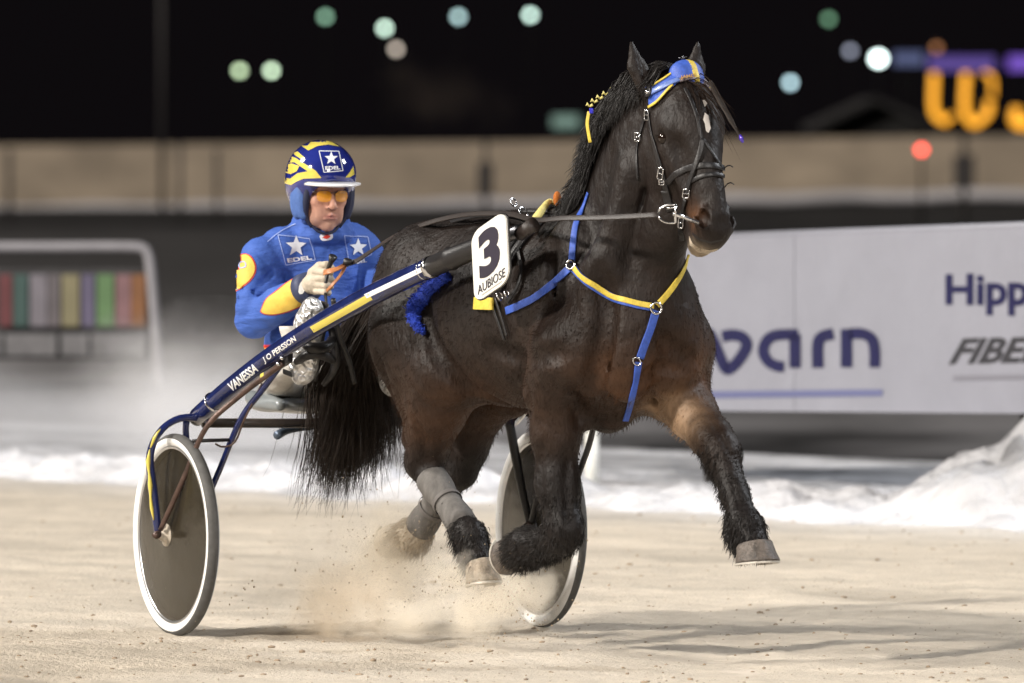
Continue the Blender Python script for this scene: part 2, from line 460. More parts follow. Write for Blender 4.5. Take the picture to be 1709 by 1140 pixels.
def seg(*parts):                      # a graded list of coordinates
    out = []
    for a, b, s in parts: out += list(np.arange(a, b, s))
    out.append(parts[-1][1]); return np.array(out)
# base ground reaching the horizon: frozen earth, dirty snow patches, powder haze painted paler at left
def gcol(X, Y):
    d = edge_d(X, Y); n = fbm(X * .35, Y * .12, 3, 5, .6); m = fbm(X * 1.4, Y * .5, 9, 4)
    left = np.clip((0.6 - X) / 3.0, 0, 1)
    near = np.clip(1 - (d - 5.5) / 24, 0, 1)
    snowy = np.clip((n - .52 + near * .30 * left) * 5, 0, 1)
    a = 0.026 + snowy * (0.14 * near + .02) + (m - .5) * .03 + left * (.055 * np.clip(1 - d / 150, 0, 1) + .16 * np.clip(1 - (d - 5) / 22, 0, 1) * (.4 + n))  # the left terms paint airborne powder haze into the ground colour
    a = np.where(Y > 175, .030 + (m - .5) * .02, a); a = np.clip(a, .012, .5)
    return np.stack([a, a * .97, a * 1.0], -1)
sheet(seg((-900, -60, 60), (-60, -10, 5), (-10, 12, .4), (12, 60, 4), (60, 900.1, 60)), seg((-60, 20, 10), (20, 90, .7), (90, 260, 5), (260, 1500, 60)),
      lambda X, Y: -0.02 + 0 * X, 'ground', GRD, colf=gcol)
def tz(X, Y):
    near = (fbm(X * 9, Y * 5, 1, 4, .6) - .5) * .022 + (fbm(X * 1.4, Y * .9, 7, 3) - .5) * .035
    t = edge_t(X, Y); d = edge_d(X, Y); groove = np.sin(d * 46 + 3 * vnoise(t * .35, d * 2, 5)) * .0022      # harrow lines along the track
    return near + groove
def tcol(X, Y):
    t = edge_t(X, Y); d = edge_d(X, Y)
    n = fbm(t * .5, d * 5, 21, 4, .6); s = fbm(X * 14, Y * 8, 31, 3)
    f = 1 + (n - .5) * .30 + (s - .5) * .14
    damp = np.clip((fbm(t * .8, d * 2.2, 41, 3) - .60) * 6, 0, 1) * .16
    f = f * (1 - damp)
    snowdust = np.clip((d + 1.6) / 1.6, 0, 1) ** 2 * .5
    base = np.array([.60, .53, .44])[None, None]; sn = np.array([.70, .69, .69])[None, None]
    c = base * f[..., None]; return c * (1 - snowdust[..., None]) + sn * snowdust[..., None]
sheet(seg((-6, -2.6, .25), (-2.6, 2.9, .03), (2.9, 6.01, .25)), seg((22, 28.6, .3), (28.6, 37, .025), (37, 50.1, .08)), tz, 'track', SAND, colf=tcol,
      keep=lambda X, Y: edge_d(X, Y) < .35)
FAR = mat('track_sand_outer', (0.57, 0.50, 0.42), 0.95, spec=0.1, vary=(1.3, .14, (1, 1.6, 1)))
# outer reach of the same track to both sides, lying just under the fine sheet
def oz(X, Y): return np.where((np.abs(X) < 5.9) & (Y > 22.2) & (Y < 50), -.016, -.004) + 0 * X
V = []; t0 = -60
for t in (-60, 60):
    for d in (-45, 0.2): p = EDGE0 + EU * t + EN * d; V.append((p[0], p[1], -.0165))
o = obj('track_margin', V, [[0, 2, 3, 1]], FAR, None, False, origin=(0, 0, 0)); tag(o, kind='structure')

# snow thrown up along the edge, then flat snow
def snow_grid():
    ts = seg((-26, -6, .5), (-6, 14, .05), (14, 40, .6)); ds = seg((-.28, 3.0, .045), (3.0, 6.2, .16))
    T, D = np.meshgrid(ts, ds, indexing='ij')
    X = EDGE0[0] + EU[0] * T + EN[0] * D; Y = EDGE0[1] + EU[1] * T + EN[1] * D
    wob = (fbm(T * .9, D * 0 + 3, 61, 3) - .5) * .5
    Dd = D - wob
    lump = fbm(T * 3.2, D * 3.2, 71, 4, .6); lump2 = fbm(T * 9, D * 9, 73, 3, .6)
    r = np.clip((Dd + .12) / .5, 0, 1); r = r * r * (3 - 2 * r)
    bank = np.exp(-((Dd - .45) / .42) ** 2)
    z = r * .03 + bank * (.02 + .17 * np.clip(lump - .28, 0, 1) + .05 * (lump2 - .5)) + r * (lump2 - .5) * .022 + r * (lump - .5) * .04
    z = z - (1 - r) * .05
    edge_off = np.clip((D - 4.6) / 1.5, 0, 1)
    z = z * (1 - edge_off) - .035 * edge_off
    # heap shovelled up at the right, in front of the board
    q = np.sqrt(((X - 2.62) / .92) ** 2 + ((Y - 41.9) / 1.25) ** 2)
    z = z + np.clip(1 - q, 0, 1) ** 1.0 * (.50 + .42 * (lump - .5) + .34 * (lump2 - .5)) 
    dirt_shade = fbm(T * 1.1, D * 2.5, 81, 4, .6)
    a = .73 - .24 * np.clip((dirt_shade - .48) * 4, 0, 1) - .10 * np.clip((lump2 - .55) * 3, 0, 1) - .14 * np.clip(.3 - Dd, 0, 1)
    a = a - .22 * np.clip((Dd - .8) / 1.6, 0, 1) * (.7 + .6 * dirt_shade)  # flat snow behind the bank darkened, its weaker light put into the colour
    a = a - (.30 + .25 * (dirt_shade - .4)) * np.clip((1.0 - q) * 4, 0, 1)
    C = np.stack([a, a * 1.0, a * 1.045], -1)
    nx, ny = X.shape; I = np.arange(nx * ny).reshape(nx, ny)
    Fc = np.stack([I[:-1, :-1], I[:-1, 1:], I[1:, 1:], I[1:, :-1]], -1).reshape(-1, 4)
    o = obj('snow_bank', np.stack([X, Y, z], -1).reshape(-1, 3), Fc[:, ::-1], SNOW, None, True, colors=C.reshape(-1, 3), origin=(0, 0, 0))
    tag(o, kind='structure')
snow_grid()
# loose crumbs of sand and frozen clods on the track
def clods():
    mb_v = []; mb_f = []; bm = bmesh.new(); bmesh.ops.create_icosphere(bm, subdivisions=1, radius=1); v0, f0 = bm_data(bm); bm.free(); v0 = np.array(v0)
    n = 0
    for i in range(1500):
        Y = 28.9 + 15 * rng.random() ** 1.4; X = (rng.random() - .5) * 2 * (.062 * Y)
        if edge_d(X, Y) > 0: continue
        r = .0025 + .007 * rng.random() ** 4
        s = np.array([rng.uniform(.8, 1.8), rng.uniform(.8, 1.4), rng.uniform(.5, .9)]) * r
        z = float(tz(np.array([X]), np.array([Y]))[0])
        V = v0 * (1 + rng.uniform(-.25, .25, (len(v0), 1))) * s + (X, Y, z + r * .25)
        mb_v.append(V); mb_f += [[a + n for a in f] for f in f0]; n += len(v0)
    cm = mat('sand_clod', (0.33, 0.26, 0.19), 0.95, spec=.1, vary=(9, .35, (1, 1, 1)))
    o = obj('sand_crumbs', np.concatenate(mb_v), np.array(mb_f), cm, None, True, origin=(0, 0, 0)); tag(o, kind='stuff')
clods()

# ================================================================== BACKGROUND
# ---- advertising board on the far side
BOARD = mat('board_vinyl', (0.235, 0.24, 0.28), 0.5, vary=(2.5, .06, (1, 1, 1)), bump=[(5, .01, (1, 1, 1))])
INK = mat('indigo_print', (0.007, 0.007, 0.05), 0.5, vary=(8, .12, (1, 1, 1)))
INKL = mat('pale_blue_print', (0.11, 0.12, 0.23), 0.5)
GREYP = mat('grey_print', (0.03,0.03,0.036), 0.5, vary=(8, .15, (1, 1, 1)))
PALEG = mat('light_grey_print', (0.17,0.17,0.20), 0.5)
b0 = empty('advertising_board', (1.7, 43.6, 0), 'long white advertising board with indigo and grey lettering standing behind the snow at right', 'board')
XL, YL, XR, YR = 960, 46.6, 1900, 41.7
def bY(px):                      # depth of the board's face along its length
    a = P(XL, 600, YL); b = P(XR, 600, YR); d = ray(px, 600)
    # intersect vertical plane through a,b
    ux, uy = b.x - a.x, b.y - a.y; t = (a.x * uy - a.y * ux) / (d.x * uy - d.y * ux); return t * d.y
def top_y(px): return float(np.interp(px, [960, 1230, 1709, 1900], [407, 396, 379, 372]))
def bot_y(px): return float(np.interp(px, [960, 1709, 1900], [684, 690, 692]))
mb = MB(); n = Vector((b0.location.x, 0, 0)); pa = P(XL, 600, YL); pb = P(XR, 600, YR)
nrm = Vector((-(pb.y - pa.y), pb.x - pa.x, 0)).normalized()
if nrm.y < 0: nrm = -nrm
def board_piece(px0, px1, gap=0):
    a, b = P(px0, bot_y(px0), bY(px0)), P(px1, bot_y(px1), bY(px1)); c, d = P(px1, top_y(px1), bY(px1)), P(px0, top_y(px0), bY(px0))
    Vv = [a, b, c, d] + [q + nrm * .03 for q in (a, b, c, d)]
    return Vv, [[0, 3, 2, 1], [4, 5, 6, 7], [0, 1, 5, 4], [1, 2, 6, 5], [2, 3, 7, 6], [3, 0, 4, 7]]
for k, (p0, p1) in enumerate(((960, 1325.5), (1326.5, 1900))):
    V, F = board_piece(p0, p1); obj('panel', V, F, BOARD, b0, False)
# top rail and posts
mb = MB(); mb.tube([P(XL, top_y(XL) - 3, YL) + nrm * .02, P(1325, top_y(1325) - 3, bY(1325)) + nrm * .02, P(XR, top_y(XR) - 3, YR) + nrm * .02], .016, 8); mb.build('top_rail', BOARD, b0)
DK = mat('dark_timber', (0.02, 0.018, 0.018), 0.8)
for px in (1168, 1695, 1830):
    q = P(px, bot_y(px), bY(px)); tz_ = P(px, top_y(px), bY(px)).z
    MB().box((q.x + nrm.x * .07, q.y + nrm.y * .07, tz_ / 2 - .02), (.06, .06, tz_ + .02), X=(pb - pa).normalized(), Y=nrm).build('post', DK, b0, False)
def on_board(kind, data, quad, m, name='lettering', lift=.004):
    bm = flat_mesh(kind, data)
    if kind == 'text':
        bl, br, tr, tl = [Vector((*q, 0)) for q in quad]
        for v in bm.verts:
            x, y = v.co.x, v.co.y; v.co = (bl * (1 - x) + br * x) * (1 - y) + (tl * (1 - x) + tr * x) * y
    for v in bm.verts: v.co = P(v.co.x, v.co.y, bY(v.co.x)) - nrm * lift
    V, F = bm_data(bm); bm.free(); return obj(name, V, F, m, b0, False)
def stroke(pts, wd):             # a 2-D pen stroke as polygons (photo pixels)
    p = resample([Vector((x, y, 0)) for x, y in pts], 3) if len(pts) > 2 else [Vector((x, y, 0)) for x, y in pts]
    out = []; L = []
    for i, q in enumerate(p):
        t = (p[min(i + 1, len(p) - 1)] - p[max(i - 1, 0)]).normalized(); nn = Vector((-t.y, t.x, 0)) * wd / 2; L.append((q + nn, q - nn))
    for (a, b), (c, d) in zip(L, L[1:]): out.append([(a.x, a.y), (c.x, c.y), (d.x, d.y), (b.x, b.y)])
    return out
# the wide rounded letters v a r n
on_board('poly', stroke([(1166, 558), (1185, 558), (1210, 612), (1222, 613), (1236, 598), (1247, 577), (1240, 563), (1222, 559), (1206, 562)], 19), None, INK, 'letter_v')
on_board('poly', stroke([(1328, 614), (1328, 558)], 19) + stroke([(1333, 558), (1300, 559), (1283, 566), (1275, 585), (1283, 603), (1298, 611), (1310, 612)], 18), None, INK, 'letter_a', .005)
on_board('poly', stroke([(1366, 614), (1366, 575), (1373, 562), (1392, 557)], 19), None, INK, 'letter_r')
on_board('poly', stroke([(1414, 613), (1414, 549)], 19) + stroke([(1418, 557), (1440, 557), (1456, 566), (1461, 585), (1461, 613)], 18), None, INK, 'letter_n', .005)
on_board('poly', [[(1000, 655), (1474, 650), (1474, 661), (1000, 667)]], None, INKL, 'underline')
on_board('text', ('Hippo', .03), [(1579, 524), (1758, 529), (1758, 452), (1579, 458)], INK)
on_board('text', ('FIBER', .03, .35), [(1584, 608), (1748, 604), (1748, 562), (1592, 565)], GREYP)
on_board('poly', [[(1592, 627), (1760, 624), (1760, 632), (1592, 635)]], None, PALEG, 'underline')

# ---- white rail post just inside the snow
PO = mat('white_plastic', (0.62, 0.62, 0.58), 0.4)
def rail_post(px, py_bot, py_top, rpx, label, Y=None):
    g = G(px, py_bot); h = P(px, py_top, g.y).z; r = rpx * g.y / FPX
    e = empty('rail_post', (g.x, g.y, 0), label, 'post')
    MB().tube([(g.x, g.y, -.03), (g.x, g.y, h)], r, 16).build('stake', PO, e)
    MB().tube([(g.x, g.y, h), (g.x, g.y, h + r * .5)], [r * 1.15, r * .7], 16).build('cap', PO, e)
rail_post(988, 838, 716, 12, 'white plastic post at the track edge behind the horse')

# ---- results frame with coloured strips, far left
FR = mat('frame_tube', (0.30, 0.29, 0.31), 0.5, vary=(5, .1, (1, 1, 1)))
YB = 65.0
nb = empty('notice_frame', P(120, 640, YB), 'pale tubular frame holding a row of coloured strips at the left edge', 'notice frame')
mb = MB(); fr = [P(-160, 412, YB), P(60, 412, YB), P(225, 412, YB), P(243, 418, YB), P(250, 436, YB), P(258, 520, YB), P(268, 652, YB)]
mb.tube(resample(fr, .05), .036, 10); mb.build('frame', FR, nb)
def quadbox(name, x0, y0, x1, y1, Y, m, th=.03, slant=0.0, parent=None):
    a, b, c, d = P(x0, y1, Y), P(x1, y1, Y), P(x1 - slant, y0, Y), P(x0 - slant, y0, Y)
    Vv = [a, b, c, d] + [q + Vector((0, th, 0)) for q in (a, b, c, d)]
    return obj(name, Vv, [[0, 3, 2, 1], [4, 5, 6, 7], [0, 1, 5, 4], [1, 2, 6, 5], [2, 3, 7, 6], [3, 0, 4, 7]], m, parent, False)
quadbox('back_panel', -150, 448, 250, 600, YB + .05, mat('frame_backing', (.045, .043, .045), .8, vary=(3, .3, (1, 1, 1))), parent=nb)
cols = [tuple(.75 * v + .012 for v in c) for c in [(.15, .03, .035), (.04, .09, .08), (.22, .20, .23), (.14, .12, .13), (.25, .22, .12), (.13, .11, .19), (.12, .23, .09), (.27, .14, .15), (.25, .10, .03)]]
xs = [(-2, 20), (22, 46), (50, 78), (80, 100), (103, 132), (136, 158), (161, 190), (193, 218), (219, 243)]
for i, (c, (a, b)) in enumerate(zip(cols, xs)):
    o = quadbox('strip', a, 458, b, 545, YB, mat('strip_tint', c, .6, vary=(5, .2, (1, 1, 1))), parent=nb)
for a, b in ((-150, 2), (8, 94), (102, 147), (153, 243)):
    quadbox('plate', a, 557, b, 594, YB, mat('plate_tint', (.15, .145, .15), .6, vary=(7, .3, (1, 1, 1))), parent=nb)

# ---- long pale fence on the far side of the oval
TANM = mat('floodlit_boarding', (0.28, 0.228, 0.172), 0.8, vary=(.45, .30, (1, 1, 1.5)))
YF = 230.0
wf = empty('boundary_wall', (0, YF, 0), 'long tan boarded wall lit by floodlights across the far side of the track', 'wall')
def ty(px): return float(np.interp(px, [-3000, -400, 0, 900, 1709, 2200, 4800], [252, 246, 243, 236, 226, 224, 222]))
def by_(px): return float(np.interp(px, [-3000, -400, 0, 600, 1250, 1709, 2200, 4800], [366, 361, 357, 350, 338, 331, 329, 327]))
k = -2950
while k < 4700:
    k2 = k + 85; a, b, c, d = P(k, by_(k), YF), P(k2, by_(k2), YF), P(k2, ty(k2), YF), P(k, ty(k), YF)
    V = [a, b, c, d] + [q + Vector((0, .3, 0)) for q in (a, b, c, d)]
    o_ = obj('wall_panel', V, [[0, 3, 2, 1], [4, 5, 6, 7], [0, 1, 5, 4], [1, 2, 6, 5], [2, 3, 7, 6], [3, 0, 4, 7]], TANM, wf, False); k = k2
SNB = mat('snow_ledge', (.36, .35, .37), .9, vary=(.3, .2, (1, 1, 1)))
mb = MB()
pp_ = [P(a, by_(a) - 5 + 2 * math.sin(a * .03), YF - .6) for a in range(-2900, 4700, 60)]; mb.tube(pp_, .16, 8, up=(0, 0, 1))
mb.build('snow_drift', SNB, wf)
DKP = mat('post_paint', (.030, .026, .026), .8)
for i, (px, y0, y1, wd, bulge, lab) in enumerate(((15, 250, 352, 9, 0, 'slim dark post in front of the tan wall at the left edge'), (300, 240, 352, 8, 0, 'slim dark post before the wall, left of the close pair'),
        (362, 250, 352, 7, 0, 'slim dark post before the wall, right of the close pair'), (810, 236, 346, 8, 13, 'dark post with a box midway, before the tan wall behind the horse'), (1609, 222, 334, 9, 17, 'dark post with a box midway, before the tan wall at right'))):
    Yp = 185.0; a, b = P(px, y1, Yp), P(px, y0, Yp)
    e = empty('marker_post', (a.x, a.y, 0), lab, 'post', 'dark posts in front of the tan wall')
    MB().tube([(a.x, a.y, 0), (a.x, a.y, b.z)], wd / 2 * Yp / FPX, 8).build('pole', DKP, e)
    if bulge:
        c = P(px, (y0 + y1) / 2 + 8, Yp - .15); MB().box(c, (bulge * 2 * Yp / FPX, .2, 55 * Yp / FPX), bev=.03).build('box', DKP, e, False)

# ---- night lights
MAST = mat('black_mast', (.003, .003, .003), .9, spec=.1)
def lamp_mat(name, col, s): return mat(name, (.02, .02, .02), .6, emis=(col, s))
def far_lamp(px, py, rpx, col, s, Y, label, pole=True, group=None):
    c = P(px, py, Y); r = rpx * Y / FPX
    e = empty('street_lamp', (c.x, c.y, 0), label, 'lamp', 'lamps glowing beyond the boundary wall')
    bm = bmesh.new(); bmesh.ops.create_uvsphere(bm, u_segments=16, v_segments=10, radius=r)
    for v in bm.verts: v.co = c + Vector((v.co.x, v.co.y, v.co.z * .9))
    V, F = bm_data(bm); bm.free(); obj('bulb', V, F, lamp_mat('lamp_glow', col, s), e)
    m = MB(); m.tube([(c.x, c.y + r * 1.2, c.z - r), (c.x, c.y + r * 1.2, c.z + r * 1.3), (c.x, c.y - r * .2, c.z + r * 1.35)], r * .35, 6); m.build('lamp_hood', DKP, e)
    if pole: MB().tube([(c.x, c.y + r * 1.2, 0), (c.x, c.y + r * 1.2, c.z - r * 1.02)], .028, 6).build('pole', MAST, e)
k = 7.0
for px, py, col, s, lab in ((400, 118, (.42, .55, .34), 1.0, 'greenish lamp, left one of the pair above the driver'), (453, 118, (.50, .66, .46), 1.1, 'greenish lamp, right one of the pair above the driver'),
        (543, 28, (.14, .26, .18), 1.0, 'faint green lamp high above the driver'), (642, 47, (.50, .68, .56), 1.1, 'bright pale lamp just above a dim warm one'),
        (661, 82, (.36, .31, .26), .9, 'dim warm lamp just below a bright pale one'), (765, 28, (.30, .44, .44), 1.0, 'dim blue-green lamp near the top, left of a brighter one'), (885, 25, (.48, .66, .58), 1.1, 'bright pale green lamp near the top, left of the horse ears'),
        (1383, 32, (.07, .15, .09), 1.0, 'faint green lamp at the top right of the horse'), (1419, 85, (.14, .15, .19), 1.0, 'dim grey lamp beside the brightest white one'), (1319, 138, (.38, .55, .60), 1.0, 'pale blue lamp right of the horse head'), (1563, 80, (.12, .05, .02), 1.0, 'faint orange lamp above the violet light strip')):
    far_lamp(px, py, 6, col, s * k, 330, lab)
far_lamp(1466, 98, 10, (.78, .95, .92), 8, 300, 'brightest white lamp beside the blue and violet light strips')
far_lamp(1538, 250, 7, (1.0, .075, .05), 6.5, 175, 'red warning light on a thin pole in front of the tan wall')
def glow_bar(name, x0, y0, x1, y1, Y, col, s, label, cat):
    a, b, c, d = P(x0, y1, Y), P(x1, y1, Y), P(x1, y0, Y), P(x0, y0, Y); zc = (a.z + c.z) / 2
    e = empty(name, ((a.x + b.x) / 2, Y, 0), label, cat, 'glowing light strips at upper right' if name == 'light_strip' else None)
    V = [a, b, c, d] + [q + Vector((0, .5, 0)) for q in (a, b, c, d)]
    obj('light_panel', V, [[0, 3, 2, 1], [4, 5, 6, 7], [0, 1, 5, 4], [1, 2, 6, 5], [2, 3, 7, 6], [3, 0, 4, 7]], lamp_mat('strip_glow', col, s), e, False)
    for x in (a.x * .7 + b.x * .3, a.x * .3 + b.x * .7): MB().tube([(x, Y + .3, 0), (x, Y + .3, a.z)], .06, 6).build('support', MAST, e)
glow_bar('light_strip', 1492, 88, 1542, 108, 300, (.07, .09, .20), .9, 'short dim blue light strip beside the brightest lamp', 'light strip')
glow_bar('light_strip', 1550, 95, 1660, 117, 300, (.09, .05, .28), .9, 'violet light strip above the orange neon letters', 'light strip')
glow_bar('light_strip', 1684, 94, 1740, 117, 300, (.16, .07, .50), 1.0, 'bright violet light strip at the right edge', 'light strip')
glow_bar('lit_window', 922, 193, 966, 213, 300, (.15, .24, .20), .9, 'soft greenish lit window low behind the horse neck', 'window')
NE = lamp_mat('orange_neon', (1.0, .42, .025), 1.5)
ns = empty('neon_sign', P(1600, 222, 290), 'orange neon sign of tall hooked strokes at right', 'neon sign')
def neon(pts, r=6):
    m = MB(); m.tube(resample([P(x, y, 290) for x, y in pts], .06), r * 290 / FPX, 8); m.build('neon_tube', NE, ns)
neon([(1559, 122), (1558, 180), (1568, 198), (1583, 203)]); neon([(1586, 200), (1590, 190)], 4)
neon([(1612, 122), (1610, 180), (1622, 205), (1638, 200), (1650, 185), (1650, 168)]); neon([(1641, 122), (1655, 130), (1657, 160)], 3.5)
neon([(1697, 180), (1694, 200), (1706, 208), (1722, 200)], 8)
m = MB()
for x in (1570, 1630, 1700): q = P(x, 215, 290.5); MB().tube([(q.x, q.y, 0), (q.x, q.y, q.z)], .07, 6).build('support', DKP, ns)

# ---- tall mast, dark houses and trees far away
MS = mat('mast_paint', (.022, .019, .020), .7)
a = P(271, 250, 210); e = empty('floodlight_pole', (a.x, a.y, 0), 'tall thin grey mast rising above the tan wall at left', 'mast')
MB().tube([(a.x, a.y, 0), (a.x, a.y, 7.5)], .065, 8).build('mast', MS, e)
MB().box((a.x, a.y, 7.6), (1.4, .3, .3), bev=.04).build('lamp_bracket', MS, e, False)
HW = mat('dark_cladding', (.004, .0035, .0035), .9, vary=(.4, .3, (1, 1, 1))); RF = mat('snowy_roof', (.012, .011, .012), .9, vary=(.5, .3, (1, 1, 1)))
def house(x0, x1, ye, yr, Y, label):
    a, b = P(x0, ye, Y), P(x1, ye, Y); zr = P(x0, yr, Y).z; dp = 9; e = empty('house', ((a.x + b.x) / 2, Y, 0), label, 'house'); ze = a.z
    V = [(a.x, Y, 0), (b.x, Y, 0), (b.x, Y, ze), (a.x, Y, ze), ((a.x + b.x) / 2, Y, zr - .12)]; V += [(x, y + dp, z) for x, y, z in V]
    obj('wall', V, [[0, 1, 2, 4, 3], [5, 8, 9, 7, 6], [0, 3, 8, 5], [1, 6, 7, 2]], HW, e, False)
    mx = (a.x + b.x) / 2; o_ = .5; m = MB()
    for s, xx in ((-1, a.x - o_), (1, b.x + o_)):
        m.box(((mx + xx) / 2, Y + dp / 2, (ze - .1 + zr) / 2), (math.hypot(mx - xx, zr - ze + .1), dp + 1, .16), X=Vector((xx - mx, 0, ze - .1 - zr)).normalized(), Y=(0, 1, 0), Z=Vector((-(ze - .1 - zr), 0, xx - mx)).normalized() * s)
    m.build('roof', RF, e, False)
house(1385, 1535, 208, 166, 262, 'dark low house with a shallow gable behind the tan wall')

# ================================================================== HORSE
# horse-local axes: s forward from the rump, l to the horse's right, z up
HO = np.array([-.29, 31.8]); HH = np.array([.5, -.8660]); HR = np.array([-.8660, -.5])
def hl(s, l, z): return Vector((HO[0] + s * HH[0] + l * HR[0], HO[1] + s * HH[1] + l * HR[1], z))
def hl_arr(V):
    V = np.asarray(V, float)
    return np.stack([HO[0] + V[:, 0] * HH[0] + V[:, 1] * HR[0], HO[1] + V[:, 0] * HH[1] + V[:, 1] * HR[1], V[:, 2]], 1)
def to_hl(p): x, y = p[0] - HO[0], p[1] - HO[1]; return (x * HH[0] + y * HH[1], x * HR[0] + y * HR[1], p[2])
HBASE = hl(.9, 0, 0)
horse = empty('horse', HBASE, 'dark brown shaggy coldblood trotter in full stride pulling the blue sulky', 'horse')

# head frame: t down the face, u out of the forehead, l to the right
HP = np.array([1.715, 0, 1.915]); YAW = 0.0
ta = np.array([.385, 0, -.9229]); ua = np.array([.9229, 0, .385]); la = np.array([0, 1.0, 0])
HSC = np.array([1.02, 1.12, 1.16])     # this breed's broad head
def hd(t, u, l): return HP + ta * t * HSC[0] + ua * u * HSC[1] + la * l * HSC[2]
HB = np.array([ta, ua, la])
def head_sdf(g):
    E = lambda t, u, l, r, k=.03, op='add': g.ell(hd(t, u, l), np.array(r) * HSC, k, HB, op)
    C = lambda a, b, ra, rb, k=.03, sq=None, op='add': g.cap(hd(*a), hd(*b), ra * 1.13, rb * 1.13, k, sq, op)
    E(.07, -.06, 0, (.12, .10, .085)); E(.17, -.045, 0, (.14, .105, .092)); E(.13, .00, 0, (.10, .06, .075), .04)
    C((.16, -.01, 0), (.46, .000, 0), .078, .048, .04, (la, .85))
    C((.24, -.06, 0), (.50, -.045, 0), .082, .052, .04, (la, .80))
    for sg in (-1, 1):
        E(.205, -.125, .048 * sg, (.120, .098, .042), .03)            # cheek
        E(.150, -.020, .078 * sg, (.048, .036, .026), .022)           # brow ridge
        C((.21, -.035, .080 * sg), (.36, -.045, .055 * sg), .016, .012, .02)      # facial crest
        E(.178, -.036, .100 * sg, (.030, .022, .022), .012, 'sub')    # eye socket
        C((.150, -.040, .090 * sg), (.168, -.008, .086 * sg), .008, .007, .012)      # upper lid
        C((.208, -.058, .086 * sg), (.200, -.014, .086 * sg), .006, .005, .010)      # lower lid
        E(.490, .002, .036 * sg, (.040, .030, .026), .022)            # nostril wing
        C((.10, -.06, .07 * sg), (.16, -.05, .085 * sg), .02, .02, .02)
    E(.520, -.040, 0, (.048, .062, .050), .03)                        # upper lip
    C((.28, -.150, 0), (.49, -.115, 0), .045, .034, .03, (la, .8))    # lower jaw
    E(.525, -.105, 0, (.036, .034, .036), .02)                        # chin
    for sg in (-1, 1):                                                # flared nostril with a rolled rim
        C((.455, .020, .040 * sg), (.480, .024, .026 * sg), .013, .012, .014); C((.480, .024, .026 * sg), (.510, .010, .024 * sg), .012, .011, .014)
        E(.484, .014, .047 * sg, (.030, .024, .021), .008, 'sub')
        C((.500, .000, .062 * sg), (.470, -.004, .064 * sg), .008, .007, .012)
    C((.545, -.078, -.05), (.545, -.078, .05), .006, .006, .008, None, 'sub')   # mouth slit
    C((.505, -.085, .052), (.545, -.078, .040), .005, .006, .008, None, 'sub')
    C((.505, -.085, -.052), (.545, -.078, -.040), .005, .006, .008, None, 'sub')
    # hollow above and below the facial crest
    E(.30, .010, .072, (.09, .022, .016), .03, 'sub'); E(.30, .010, -.072, (.09, .022, .016), .03, 'sub')
def ears(g):
    for sg, tip in ((1, (-.045, .03)), (-1, (.02, -.002))):
        b = np.array(hd(.00, -.085, .068 * sg)); tp = b + np.array([-.015 + tip[0] * .3, .028 * sg + tip[1], .172])
        m = b * .5 + tp * .5 + np.array([-.008, .008 * sg, 0])
        g.cap(b, m, .036, .034, .015, (ua, .62)); g.cap(m, tp, .034, .006, .008, (ua, .55))
        fw = np.array([.030, .004 * sg, 0])
        g.cap(b * .75 + tp * .25 + fw, m * .55 + tp * .45 + fw * .72, .019, .009, .008, (ua, 1.0), 'sub')

